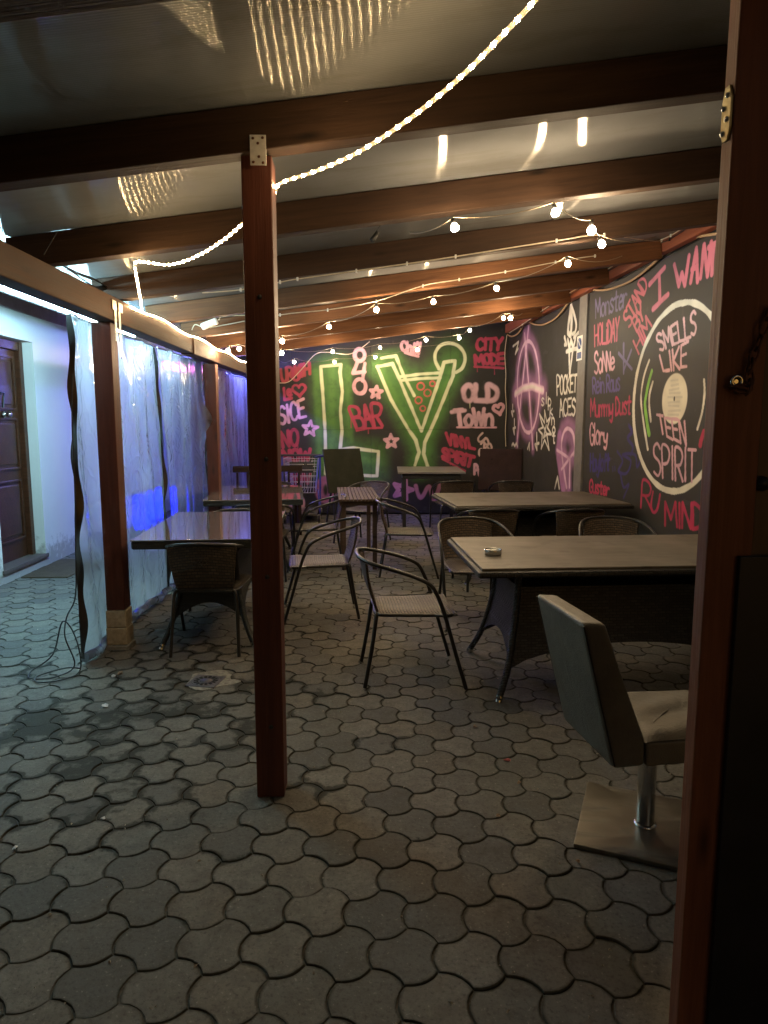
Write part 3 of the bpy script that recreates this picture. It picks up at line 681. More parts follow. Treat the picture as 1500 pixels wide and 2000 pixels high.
mb_.line([(1262, 1025), (1255, 1050), (1280, 1048)], .032, (.6, .47, .48), O4); mb_.line([(1278, 1028), (1272, 1070)], .032, (.6, .47, .48), O4)
mb_.text('PoLe', [(1208, 1085), (1300, 1110), (1300, 1170), (1208, 1145)], .036, PINK, O4)
mb_.text('URASH', [(25, 505), (200, 462), (205, 530), (35, 585)], .045, (.42, .07, .09), O4, soft=.5, gap=.05); mb_.text('U', [(100, 500), (150, 480), (150, 560), (100, 575)], .045, ROSE, O4)
mb_.line([(45, 620), (50, 690), (92, 680)], .045, ROSE, O4); mb_.text('e', [(62, 610), (88, 610), (92, 665), (64, 660)], .04, ROSE, O4); mb_.heart(138, 628, 40, .04, ROSE, O4, .1)
mb_.text('SICE', [(10, 735), (165, 688), (180, 795), (20, 840)], .042, PINK, O4, soft=.4); mb_.text('NO', [(22, 890), (130, 868), (132, 970), (40, 980)], .05, ROSE, O4)
mb_.text('NOW', [(35, 1000), (205, 990), (205, 1060), (40, 1070)], .055, ROSE, O4); mb_.line([(80, 1200), (95, 1135), (115, 1195), (130, 1140), (155, 1190), (165, 1135), (190, 1200), (205, 1140)], .05, ROSE, O4)
mb_.ell(300, 1240, 40, 60, .13, (.42, .16, .30), O4, soft=.8); mb_.ell(120, 1320, 40, 50, .07, PINK, O4, soft=.5)
mb_.star(770, 1240, 60, .07, (.45, .2, .33), O4, .3); mb_.line([(850, 1215), (880, 1290), (930, 1220), (960, 1300), (1000, 1210)], .06, (.45, .2, .3), O4, smooth=True, soft=.7)
bw = thing('mural_wall', 'black end wall with the green L and cocktail-glass Y mural', 'wall', (0, YB, 0))
fb = lambda U, V, dep=0.0: np.stack([U, np.full_like(U, YB + dep), V], -1)
js = int((mb_.w2(700, 839)[1] - .02) / .008); cuts = [0, 105, 261, 417, 535]
for a, b in zip(cuts[:-1], cuts[1:]):
    for c, d in ((0, js), (js, 403)): build_panel(cvb, 'wall_panel', bw, fb, a, b, c, d)
wbuild(MB().box(-2.1, 2.6, YB + .03, YB + .12, 0, 3.27), 'wall_backing', M_NAVY, bw)

# ---- right wall
Y7 = on_r(1150, 800).y; YP0 = on_r(1143, 800).y; YP1 = on_r(1128, 800).y
w2r = lambda u, v: (lambda p: (p.y, p.z))(on_r(u, v))
YN = 3.9
cvr = Canvas(int((YP0 - YN) / .0065) + 1, int((2.90 - .30) / .0065), YN, .30, .0065, (.036, .035, .034)); mr = Mural(cvr, w2r)
O8 = (1120, 440, 5.0); O9 = (1120, 760, 5.0)
mr.text('Monster', [(212, 735), (530, 600), (520, 790), (218, 910)], .024, (.16, .14, .28), O8, soft=.5, gap=.15)
mr.text('HOLiDAY', [(205, 985), (448, 900), (440, 1120), (208, 1185)], .026, (.52, .12, .19), O8, soft=.35, gap=.12)
mr.text('SoNNe', [(205, 1240), (400, 1245), (400, 1400), (205, 1455)], .030, PINK, O8, soft=.4, gap=.08)
mr.text('Rein Raus', [(186, 1490), (455, 1445), (455, 1610), (190, 1640)], .026, (.10, .08, .26), O8, soft=.45, gap=.12)
mr.text('Mummy Dust', [(165, 100), (565, 72), (560, 240), (168, 270)], .026, (.46, .045, .12), O9, soft=.3, gap=.12)
mr.text('Glory', [(160, 318), (335, 395), (330, 530), (162, 540)], .027, PINK, O9, soft=.3, gap=.1)
mr.text('Hayloft', [(165, 640), (355, 640), (350, 790), (165, 800)], .032, DBLUE, O9, soft=.6, gap=.1)
mr.text('Guster', [(158, 880), (355, 935), (350, 1035), (156, 1010)], .026, (.46, .045, .11), O9, soft=.3, gap=.12)
mr.line([(430, 610), (480, 700), (440, 800), (520, 820), (560, 700), (480, 640), (600, 640), (620, 760), (650, 700)], .03, DBLUE, O9, smooth=True, soft=.7); mr.line([(540, 350), (570, 420), (530, 480), (580, 560), (560, 640)], .035, DBLUE, O9, smooth=True, soft=.7); mr.line([(460, 830), (490, 960), (540, 930), (490, 1060)], .028, DBLUE, O9, smooth=True, soft=.7)
mr.line([(383, 760), (385, 800)], .02, DBLUE, O9); mr.line([(403, 755), (405, 795)], .02, DBLUE, O9)
for t_, q_ in (('STAND', [(478, 885), (668, 490), (728, 590), (545, 1005)]), ('BY', [(572, 930), (655, 770), (695, 890), (620, 1040)]), ('HIM', [(585, 1135), (712, 880), (765, 985), (640, 1260)])): mr.text(t_, q_, .026, (.55, .13, .18), O8, soft=.25, gap=.1)
HP = (.60, .18, .26)
for l in ([(745, 575), (890, 415)], [(838, 480), (842, 740)], [(778, 818), (922, 678)]): mr.line(l, .050, HP, O8)
for l in ([(985, 385), (1030, 590), (1058, 470), (1088, 585), (1128, 300)], [(1145, 555), (1200, 225), (1213, 545)], [(1158, 430), (1208, 405)], [(1243, 512), (1275, 195), (1308, 492), (1345, 165)], [(1322, 215), (1420, 160)], [(1368, 195), (1352, 475)]): mr.line(l, .045, HP, O8)
for l in ([(490, 1160), (490, 1445)], [(442, 1250), (570, 1405)], [(565, 1220), (490, 1420)]): mr.line(l, .032, (.15, .13, .27), O8, soft=.4)
vc = Vector(w2r(1317, 779)); circ = lambda r, a0, a1: [(vc.x + r * math.cos(R(a0 + (a1 - a0) * k / 70)), vc.y + r * math.sin(R(a0 + (a1 - a0) * k / 70))) for k in range(71)]
cvr.stroke(circ(.755, 0, 360), .050, (.72, .70, .62), soft=.12, mottle=.04)
def arcpx(px, wd, col, org): mr.line(px, wd, col, org, smooth=True, soft=.2, mottle=.04)
mr.line([(1268, 704), (1257, 738), (1252, 780), (1257, 826), (1265, 877)], .030, (.72, .70, .62), smooth=True, soft=.2)
mr.line([(1273, 725), (1265, 755), (1260, 790), (1263, 820), (1268, 848)], .048, LIME, smooth=True, soft=.2)
mr.line([(1275, 746), (1269, 768), (1268, 790), (1271, 822)], .034, (.72, .70, .62), smooth=True, soft=.2)
mr.line([(1375, 742), (1376, 770), (1371, 806), (1362, 838)], .030, (.72, .70, .62), smooth=True, soft=.2)
cvr.stroke([(vc.x - .001, vc.y), (vc.x + .001, vc.y)], .41, (.72, .69, .58), soft=.06, mottle=.03)
for k in range(9):
    y = vc.y - .13 + .035 * k; hw2 = .12 * random.uniform(.5, 1); cvr.stroke([(vc.x - hw2 + random.uniform(-.02, .03), y), (vc.x + hw2, y + random.uniform(-.01, .01))], .018, (.42, .42, .40), alpha=.5, soft=1.0, mottle=.5)
cvr.stroke([(vc.x, vc.y - .008), (vc.x, vc.y + .008)], .022, (.02, .02, .02), soft=.2)
kw = dict(soft=.25, mottle=.06)
mr.text('SMELLS', [(798, 1075), (1195, 835), (1200, 1060), (845, 1225)], .026, (.66, .42, .47), O8, gap=.16, **kw)
mr.text('LIKE', [(838, 1275), (1120, 1140), (1105, 1385), (880, 1430)], .026, (.66, .40, .46), O8, gap=.2, **kw)
mr.text('TEEN', [(815, 250), (1085, 318), (1105, 555), (845, 425)], .026, (.62, .38, .45), O9, gap=.18, **kw)
mr.text('SPIRIT', [(775, 535), (1195, 590), (1190, 905), (785, 850)], .026, (.60, .37, .45), O9, gap=.2, **kw)
RM = (.46, .035, .10)
mr.text('R', [(675, 895), (755, 915), (770, 1190), (655, 1160)], .030, RM, O9); mr.text('U', [(775, 1000), (845, 1030), (820, 1215), (750, 1180)], .030, RM, O9)
mr.text('MIND', [(885, 1110), (1260, 1130), (1250, 1380), (895, 1330)], .034, RM, O9, gap=.1)
mr.line([(1272, 420), (1245, 500), (1238, 545)], .05, RM, O9)
rw = thing('vinyl_record_wall', 'dark side wall painted with a white vinyl record and song titles', 'wall', (rx(6), 6, 0))
fr_ = lambda U, V, dep=0.0: np.stack([rx(U) + dep, U, V], -1)
def wbuildr(mb, name, mat, parent):
    mb.v = [(x - .05 * (y - 7), y, z) for x, y, z in mb.v]; return wbuild(mb, name, mat, parent)
def flipbuild(cv, parent, cuts, rows, fn):
    for a, b in zip(cuts[:-1], cuts[1:]):
        for c, d in zip(rows[:-1], rows[1:]):
            o = build_panel(cv, 'wall_panel', parent, fn, a, b, c, d); o.data.flip_normals()
n_u = cvr.nu - 1
flipbuild(cvr, rw, [0, n_u], [0, cvr.nv - 1], fr_)
wbuildr(MB().box(XR + .03, XR + .12, .5, 11.05, 0, 3.3), 'wall_backing', M_NAVY, rw)
wbuildr(MB().box(XR - .002, XR + .02, .5, YP0, -.01, .295), 'wall_skirting', M_NAVY, rw); wbuildr(MB().box(XR, XR + .02, .5, YN - .003, .3, 2.83), 'wall_board', M_GREYPOST, rw)
# ---- second bay of the right wall
cvs = Canvas(int((YB - YP1) / .008) + 1, int((2.90 - .30) / .008), YP1, .30, .008, (.034, .033, .032)); ms = Mural(cvs, w2r)
O1 = (980, 540, 4.545)
el = [(235 + 98 * math.cos(R(a)), 980 + 408 * math.sin(R(a))) for a in range(0, 361, 12)]
AL = [(238, 445), (205, 760), (168, 1100), (134, 1495)]; AR = [(203, 505), (238, 950), (276, 1530)]; BR_ = [(120, 1042), (190, 992), (270, 975), (365, 1012)]
for l, wd in ((el, .24), (AL, .16), (AR, .16), (BR_, .34)): ms.line(l, wd, LILAC, O1, alpha=.55, soft=1.3, mottle=.2)
for l, wd in ((el, .05), (AL, .04), (AR, .04), (BR_, .11)): ms.line(l, wd, LPINK, O1, soft=.6, mottle=.08)
ms.line(BR_, .05, WHITE, O1, alpha=.7, soft=.9)
SY = [(575, 1870), (545, 1680), (530, 1500), (548, 1390), (585, 1350), (630, 1390), (648, 1500), (640, 1580)]
ms.line(SY, .30, LILAC, O1, alpha=.65, soft=1.0); ms.line([(512, 1420), (505, 1600), (545, 1870)], .16, LILAC, O1, alpha=.8, soft=.7); ms.line(SY, .05, LPINK, O1, soft=.6, smooth=True)
for l in ([(490, 1540), (590, 1608)], [(530, 1712), (642, 1560)], [(605, 1630), (600, 1870)]): ms.line(l, .12, LILAC, O1, alpha=.5, soft=1.2); ms.line(l, .035, LPINK, O1, soft=.7)
E1 = [(615, 245), (605, 340), (592, 420), (588, 500), (612, 520), (620, 400), (618, 300)]
ms.line(E1, .075, WHITE, O1, soft=.2); ms.line([(618, 260), (640, 330), (660, 420), (652, 490), (628, 510)], .05, WHITE, O1, smooth=True, soft=.2)
for l in ([(558, 540), (575, 605), (560, 605)], [(585, 560), (600, 640), (615, 560), (635, 640), (655, 540)], [(640, 540), (680, 500)], [(575, 665), (665, 640)], [(600, 660), (600, 760), (603, 860)], [(632, 650), (603, 860)]): ms.line(l, .05, WHITE, O1, soft=.2)
ms.text('POCKET', [(488, 885), (668, 868), (662, 1015), (490, 1055)], .03, WHITE, O1, gap=.14, soft=.2); ms.text('ACES', [(508, 1092), (656, 1080), (650, 1225), (515, 1242)], .03, WHITE, O1, gap=.15, soft=.2)
for ch, x, y in (('s', 352, 1105), ('l', 382, 1085), ('i', 398, 1110), ('p', 412, 1110), ('k', 428, 1190), ('n', 442, 1275), ('o', 448, 1355), ('t', 450, 1440)): ms.text(ch, [(x, y - 55), (x + 26, y - 50), (x + 26, y + 40), (x, y + 40)], .024, WHITE, O1, soft=.3)
zig = [(380, 1190), (400, 1290), (430, 1250), (405, 1340), (440, 1400), (400, 1400), (420, 1540), (380, 1450), (350, 1530), (360, 1400), (325, 1360), (365, 1340), (335, 1220), (380, 1300), (380, 1190)]
ms.line(zig, .028, WHITE, O1); ms.line([(355, 1300), (400, 1400), (370, 1430), (395, 1320)], .03, WHITE, O1, alpha=.8)
for l in ([(100, 620), (150, 580), (120, 690), (145, 640)], [(97, 1140), (97, 1240), (85, 1200), (108, 1195)], [(112, 1270), (112, 1400), (100, 1350), (122, 1340)], [(310, 1390), (312, 1540), (295, 1490), (330, 1480)], [(90, 1500), (100, 1480), (115, 1505), (130, 1480), (140, 1510)], [(230, 1530), (245, 1480), (245, 1540)], [(470, 1880), (495, 1780), (510, 1880)]): ms.line(l, .035, WHITE, O1, alpha=.85, soft=.5)
aw = thing('anarchy_mural_wall', 'dark side wall bay painted with a pink anarchy sign and POCKET ACES', 'wall', (rx(9.5), 9.5, 0))
flipbuild(cvs, aw, [0, cvs.nu - 1], [0, cvs.nv - 1], fr_)
wbuildr(MB().box(XR - .002, XR + .02, YP1, YB - .02, -.01, .295), 'wall_skirting', M_NAVY, aw)
gp = thing('grey_wall_post', 'plain grey post between the two painted side wall bays', 'post', (rx(YP0), (YP0 + YP1) / 2, 0))
wbuildr(MB().box(XR - .022, XR + .025, YP0 + .004, YP1 - .004, 0, 2.86, .006), 'post_shaft', M_GREYPOST, gp)
# sticker on the grey post
st = thing('post_sticker', 'small blue and white no-smoking style sticker on the grey wall post', 'sticker', (rx(YP0) - .024, YP0 + .1, 1.9))
pc = on_r(1132, 680, .024); h = .135; wdt = .085
wbuildr(MB().box(XR - 0.0260, XR - 0.0232, pc.y - wdt, pc.y + wdt, pc.z - h, pc.z + h), 'sticker_base', M_WHITEPLASTIC, st)
M_SB = plain('sticker_blue', (.03, .07, .22), .4, 0, .1, 10, 0)
stm = MB().lathe([(.0, .001), (.062, .001), (.062, 0)], 24, Matrix.Translation((XR - 0.0268, pc.y, pc.z + .05)) @ Matrix.Rotation(R(-90), 4, 'Y')); stm.box(XR - 0.0275, XR - 0.0262, pc.y - .062, pc.y + .062, pc.z - .115, pc.z - .045)
wbuildr(stm, 'sticker_print', M_SB, st)
wbuildr(MB().box(XR - 0.0288, XR - 0.0278, -.055, .055, -.008, .008, 0, Matrix.Translation((0, pc.y, pc.z + .05)) @ Matrix.Rotation(R(45), 4, 'X')), 'sticker_slash', M_WHITEPLASTIC, st)

# ================================================================== TIMBER CANOPY
cp = thing('timber_canopy', 'brown timber canopy with polycarbonate roof over the terrace', 'canopy', (0, 2.6, 0))
def L(name, p0, p1, wd, ht, m, par=None, bev=.006):
    o = lumber(name, p0, p1, wd, ht, m, cp, bev); o.matrix_basis = Matrix.Translation(-Vector(cp.location)) @ o.matrix_basis; return o
RY = [1.60, 2.55, 3.63, 4.70, 5.80, 6.87, 7.95, 9.02]
XB = -1.60; RH = .15
for y in RY:
    x0, x1 = (-1.78, rx(y) - .08)
    L('rafter', (x0, y, raft_z(x0, y) + RH / 2), (x1, y, raft_z(x1, y) + RH / 2), .085, RH, M_RAFTER if y < 5 else M_RAFTER_LIT)
zb = raft_z(XB) - .003
L('beam', (XB, 1.2, zb - .075), (XB, 6.28, zb - .080), .12, .15, M_BEAM); L('beam', (XB + .01, 6.285, zb - .088), (XB + .01, 10.85, zb - .06), .12, .15, M_BEAM)
zp = 2.98
L('wall_plate', (rx(1) - .045, 1.0, zp - .065), (rx(10.85) - .045, 10.85, zp - .065), .07, .13, M_PLATE)
for a, b in zip(RY[:-1], RY[1:]):
    L('blocking', (rx(a) - .05, a + .06, zp + .056), (rx(a + .4) - .05, a + .42, zp + .058), .055, .105, M_BLOCK)
wbuildr(MB().box(XR - .012, XR + .03, 1.0, 10.85, 2.84, zp - .133), 'dark_trim', M_NAVY, cp)
# posts
def post(x, y, z0, z1, wd, m):
    return L('post', (x, y, z0), (x, y, z1), wd, wd, m, None, .005)
MPX, MPY = -.380, 2.615
p1 = post(MPX, MPY - .02, 0, raft_z(MPX) - .003, .108, M_POST); tag(p1, 'dark red-brown post standing alone in the foreground')
LPX, LPY = -1.625, 4.41
p2 = post(LPX, LPY, .262, zb - .157, .118, M_POST); tag(p2, 'brown post on a pale stone plinth beside the curtain')
p3 = post(-1.60, 7.25, .002, zb - .17, .118, M_POST)
p4 = post(-1.60, 10.4, .002, zb - .17, .118, M_POST)
def under(o, parent):   # sub-part, world coordinates
    o.parent = parent; bpy.context.view_layer.update(); o.matrix_parent_inverse = parent.matrix_world.inverted(); o.location = (0, 0, 0); return o
for z0, z1, d in ((.030, .142, .066), (.146, .258, .064)): under(MB().box(LPX - d, LPX + d, LPY - d, LPY + d, z0, z1, .005).build('plinth_stone', M_STONE), p2)
under(MB().box(LPX - .075, LPX + .075, LPY - .075, LPY + .075, -.01, .028, .008).build('plinth_footing', M_CONCRETE), p2)
under2 = under
# screws / bolts in the foreground post
for u, v in ((507, 580), (520, 897), (522, 1127), (530, 1420)):
    q = on_y(u, v, MPY - .076); under(MB().lathe([(.0, .006), (.007, .005), (.009, 0)], 10, Matrix.Translation(q) @ Matrix.Rotation(R(90), 4, 'X')).build('screw', M_BLACK), p1)
pl = MB(); a = on_y(487, 262, 2.50); b = on_y(520, 322, 2.50)
pl.box(a.x, b.x, 2.503, 2.507, b.z, a.z, .001); plo = wbuild(pl, 'nail_plate', M_WHITEPLATE, cp)
for fu, fv in ((.2, .12), (.8, .1), (.5, .28), (.55, .72), (.2, .9), (.8, .92)):
    under(MB().lathe([(0, .0015), (.0045, .001), (.005, 0)], 10, Matrix.Translation((a.x + (b.x - a.x) * fu, 2.5025, a.z + (b.z - a.z) * fv)) @ Matrix.Rotation(R(90), 4, 'X')).build('plate_screw', M_RUST), plo)
# T straps where beam meets the left post
for s_ in (0, 1):
    y = LPY - .045 + s_ * .07; x = XB + .0615
    tb = MB().box(x, x + .003, y - .016, y + .016, zb - .27, zb - .06).box(x + .0032, x + .006, y - .05 + s_ * .035, y + .015 + s_ * .035, zb - .085, zb - .03)
    wbuild(tb, 'strap_plate', M_STEEL, cp)
# roof sheets
zs = lambda x, y=2.55: raft_z(x, y) + RH + .004
edges = [.55, 2.10, 3.63, 5.80, 7.95, 9.4]
for a, b in zip(edges[:-1], edges[1:]):
    m = MB(); x0, x1 = -2.30, 2.56; t = .010
    vs = [(x, y, zs(x, y) + dz) for dz in (0, t) for y in (a + .002, b - .002) for x in (x0, x1)]
    m.add(vs, [(0, 2, 3, 1), (4, 5, 7, 6), (0, 1, 5, 4), (2, 6, 7, 3), (0, 4, 6, 2), (1, 3, 7, 5)]); wbuild(m, 'roof_sheet', M_POLY, cp)
L('joint_strip', (-2.28, 2.10, zs(-2.28) - .004), (XR - .1, 2.10, zs(XR - .1) - .004), .05, .003, M_POLY, None, .0005)
wbuild(MB().box(-2.33, -2.303, .6, 9.3, zs(-2.3) - .008, zs(-2.3) + .06, .004), 'roof_edge_profile', M_GREYPOST, cp)

# ================================================================== CLEAR PLASTIC CURTAINS
XC = -1.715
def curtain(y0, y1, z0, z1, label, seed, front_tape=True, bulge=None):
    rr = random.Random(seed); ph = [rr.uniform(0, 6.28) for _ in range(8)]
    t = thing('plastic_curtain', label, 'curtain', (XC, (y0 + y1) / 2, 0), 0, 'clear plastic side curtains')
    def f(a, b):
        y = y0 + (y1 - y0) * a; z = z0 + (z1 - z0) * b; L_ = (y1 - y0)
        x = .020 * math.sin(a * 17 + ph[0] + 1.3 * math.sin(b * 4 + ph[1])) * (.5 + .5 * b) + .013 * math.sin(a * 34 + ph[2] + b * 3) + .010 * math.sin(b * 5 + ph[3] + a * 6) + .003 * math.sin(b * 25 + a * 13 + ph[4])
        if bulge: x += .16 * math.exp(-((a - bulge[0]) / .09) ** 2 - ((b - bulge[1]) / .07) ** 2)
        return Vector((XC + x, y + .015 * math.sin(b * 9 + ph[5]) * (1 if a < .01 or a > .99 else 1), z))
    sh = wbuild(MB().sheet(f, 90, 70), 'film', M_FILM, t)
    for e, on in ((0.0, front_tape), (1.0, True)):
        if not on: continue
        def tp(a, b, e=e):
            p = f(e, b); wv = .019 + .005 * math.sin(b * 37 + ph[6]); return p + Vector(((a - .35) * 2 * wv + .006 * math.sin(b * 31 + ph[7]), -.012 + .02 * math.sin(b * 19 + ph[7]) * a, 0))
        wbuild(MB().sheet(tp, 4, 60), 'edge_tape', M_BLACKT, t)
    wbuild(MB().tube([f(k / 20, 1.0) + Vector((.0, 0, .012)) for k in range(21)], .006, 6), 'hanging_rail', M_STEEL, t)
    for k in range(1, 10): wbuild(MB().tube([f(k / 10, .995) + Vector((.0, .012 * math.cos(q), .012 + .014 * math.sin(q))) for q in [2 * math.pi * i / 10 for i in range(10)]], .0025, 5, closed=True), 'eyelet_ring', M_STEEL, t)
    if z0 < .2:
        wbuild(MB().tube([f(k / 12, 0) for k in range(13)], .03, 10), 'bottom_roll', M_FILM, t)
    return t
M_BLACKT = plain('black_brown_tape', (.022, .016, .012), .33, 0, .4, 12, .3)
zt = zb - .16
curtain(4.06, 5.80, .045, zt, 'clear plastic curtain hanging before the nearest stone-footed post', 1)
curtain(5.88, 7.45, .045, zt, 'clear plastic curtain with a puffed-out fold at the second post', 2, False, (.9, .72))
curtain(7.55, 10.8, .045, zt, 'clear plastic curtain farthest back beside the shopping trolley', 3, False)
# cord tied at the curtain's foot
cl = cat([(-1.685, 4.045, 1.75), (-1.70, 4.035, 1.45), (-1.705, 4.03, 1.05), (-1.715, 4.02, .75), (-1.725, 4.0, .45), (-1.77, 3.97, .33), (-1.77, 3.93, .22), (-1.72, 3.92, .05), (-1.80, 3.84, .010), (-1.93, 3.82, .010), (-1.98, 3.93, .012), (-1.88, 4.0, .09), (-1.80, 3.98, .30), (-1.72, 3.96, .20), (-1.68, 3.90, .03), (-1.74, 3.80, .010), (-1.86, 3.76, .010), (-1.90, 3.84, .016), (-1.78, 3.93, .03), (-1.70, 3.95, .02)], 6)
tag(MB().tube(cl, .0045, 6).build('tie_cord', M_BLACK), 'thin black cord looped on the pavers at the curtain corner', 'cord')

# ================================================================== GATE POST at the right edge
gx, gy0, gy1 = .708, 1.378, 1.421
ga = thing('timber_gate', 'close dark red-brown timber gate at the right edge with black lower panel', 'gate', (gx + .1, 1.40, 0))
def gl(name, p0, p1, wd, ht, m, bev=.004):
    o = lumber(name, p0, p1, wd, ht, m, ga, bev); o.matrix_basis = Matrix.Translation(-Vector(ga.location)) @ o.matrix_basis; return o
gl('stile', (gx + .048, (gy0 + gy1) / 2, .02), (gx + .048, (gy0 + gy1) / 2, 2.75), .096, gy1 - gy0, M_POST2, .003)
for k in range(3): gl('gate_board', (gx + .145 + .092 * k, 1.405, .03), (gx + .145 + .092 * k, 1.405, 2.72), .088, .022, M_GATE)
zt_ = on_y(1445, 1086, gy0 - .008).z; xl_ = on_y(1442, 1100, gy0 - .008).x
wbuild(MB().box(xl_, gx + .38, gy0 - .014, gy0 - .002, .04, zt_, .002), 'lower_panel', M_NAVY, ga)
kp = on_y(1492, 945, 1.38)
wbuild(MB().lathe([(0, .02), (.012, .018), (.016, .008), (.016, 0)], 12, Matrix.Translation((kp.x, 1.393, kp.z)) @ Matrix.Rotation(R(90), 4, 'X')), 'bolt_knob', M_BLACK, ga)
hp = on_r; hp = on_x(1424, 222, gx); hy = (gy0 + gy1) / 2
hb = MB(); hw_ = .016; hh = .050
hb.prism([(-hw_ * .5, -hh), (hw_ * .5, -hh), (hw_, -hh * .55), (hw_, hh * .55), (hw_ * .5, hh), (-hw_ * .5, hh), (-hw_, hh * .55), (-hw_, -hh * .55)], .0005, .005, Matrix.Translation((gx, hy, hp.z)) @ Matrix(((0, 0, -1), (1, 0, 0), (0, 1, 0))).to_4x4())
hg = wbuild(hb, 'hinge', M_BRASS, ga)
for dy, dz in ((-.006, .032), (.007, .012), (-.007, -.012), (.006, -.034)): under2(MB().lathe([(0, .006), (.005, .004), (.0055, 0)], 8, Matrix.Translation((gx - .005, hy + dy, hp.z + dz)) @ Matrix.Rotation(R(-90), 4, 'Y')).build('hinge_screw', M_CHROME), hg)
FY = gy0
ep = on_y(1438, 745, FY - .012)
wbuild(MB().tube([(ep.x, FY + .002, ep.z), (ep.x, FY - .012, ep.z)], .0045, 8).tube([(ep.x + .010 * math.cos(q), FY - .014, ep.z + .010 * math.sin(q)) for q in [2 * math.pi * k / 16 for k in range(16)]], .004, 8, closed=True), 'eye_bolt', M_CHROME, ga)
ch = thing('rusty_chain', 'rusty chain hanging from the eye bolt on the gate', 'chain', (ep.x, FY - .02, ep.z))
ends = [Vector((ep.x + .002, FY - .016, ep.z - .012)), on_y(1462, 756, FY - .02), on_y(1466, 715, FY - .016), on_y(1482, 670, FY - .014), on_y(1502, 610, FY - .014)]
pathc = cat(ends, 4)
for k in range(9):
    tt = k / 8 * (len(pathc) - 1); i = min(int(tt), len(pathc) - 2); p = pathc[i].lerp(pathc[i + 1], tt - i); dr_ = (pathc[i + 1] - pathc[i]).normalized(); sd = Vector((0, 1, 0)).cross(dr_).normalized() if k % 2 else Vector((0, 1, 0))
    lk = [p + dr_ * (.0165 * math.cos(q)) + sd * (.008 * math.sin(q)) for q in [2 * math.pi * j / 14 for j in range(14)]]
    wbuild(MB().tube(lk, .0028, 6, closed=True), 'chain_link', M_RUST, ch)

# ================================================================== CHAIRS
def make_chair():
    t = thing('wicker_chair', 'x', 'chair')
    r = .0115
    for s in (-1, 1):
        MB().tube(cat([(s * .275, .275, .0), (s * .28, .215, .20), (s * .283, .145, .44), (s * .283, .11, .53)], 4), r, 8).build('leg', M_TUBE, t)
        MB().tube(cat([(s * .215, -.285, .0), (s * .205, -.245, .22), (s * .195, -.222, .38), (s * .175, -.215, .415)], 4), r, 8).build('leg', M_TUBE, t)
    rail = cat([(-.283, .11, .53), (-.282, .07, .595), (-.272, -.02, .64), (-.255, -.13, .675), (-.215, -.245, .705), (-.13, -.305, .722), (0, -.32, .728), (.13, -.305, .722), (.215, -.245, .705), (.255, -.13, .675), (.272, -.02, .64), (.282, .07, .595), (.283, .11, .53)], 4)
    MB().tube(rail, r, 8).build('arm_rail', M_TUBE, t)
    sf = cat([(-.175, -.215, .41), (0, -.218, .412), (.175, -.215, .41), (.208, -.1, .41), (.225, .12, .41), (.205, .205, .405), (0, .225, .403), (-.205, .205, .405), (-.225, .12, .41), (-.208, -.1, .41)], 4, True)
    MB().tube(sf, .010, 8, closed=True).tube([(-.222, .1, .41), (-.283, .155, .42)], .008, 6).tube([(.222, .1, .41), (.283, .155, .42)], .008, 6).build('seat_frame', M_TUBE, t)
    def seat(a, b):
        x = (a - .5) * 2; y = -.212 + .44 * b; hw = .19 + .035 * b; e = max(abs(x) ** 6, (abs(b - .5) * 2) ** 8)
        return Vector((x * hw, y, .432 - .014 * (1 - x * x) * math.sin(math.pi * b) - .018 * e))
    MB().sheet(seat, 14, 14).sheet(lambda a, b: seat(1 - a, b) - Vector((0, 0, .010)), 14, 14).build('seat', M_SEATWICKER, t)
    def back(a, b, off=0.0):
        x = (a - .5) * 2; hw = .175 + .035 * b; z = .425 + .295 * b; y = -.212 - .092 * b - .012 * math.sin(math.pi * b) + .03 * x * x * b
        return Vector((x * hw, y + off, z - .015 * x * x * b))
    bk = MB().sheet(lambda a, b: back(a, b, .006), 12, 12).sheet(lambda a, b: back(1 - a, b, -.006), 12, 12).build('backrest', M_WICKER, t)
    for e_ in (0, 1): MB().tube([back(e_, k / 10) for k in range(11)], .008, 6).build('backrest_edge', M_WICKER, t)
    fl_ = MB(); c = back(.5, .62, -.012)
    for k in range(6):
        q = k * math.pi / 3; d = Vector((math.cos(q), -.3 * math.sin(q) * .3, math.sin(q)))
        fl_.tube([c + d * .008, c + d * .02 + Vector((-d.z, 0, d.x)) * .009, c + d * .036, c + d * .02 - Vector((-d.z, 0, d.x)) * .009, c + d * .008], .003, 5)
    o = fl_.build('woven_flower', M_WICKER, bk); o.matrix_parent_inverse = Matrix.Identity(4)
    return t
ch0 = make_chair(); GC = 'wicker terrace chairs'
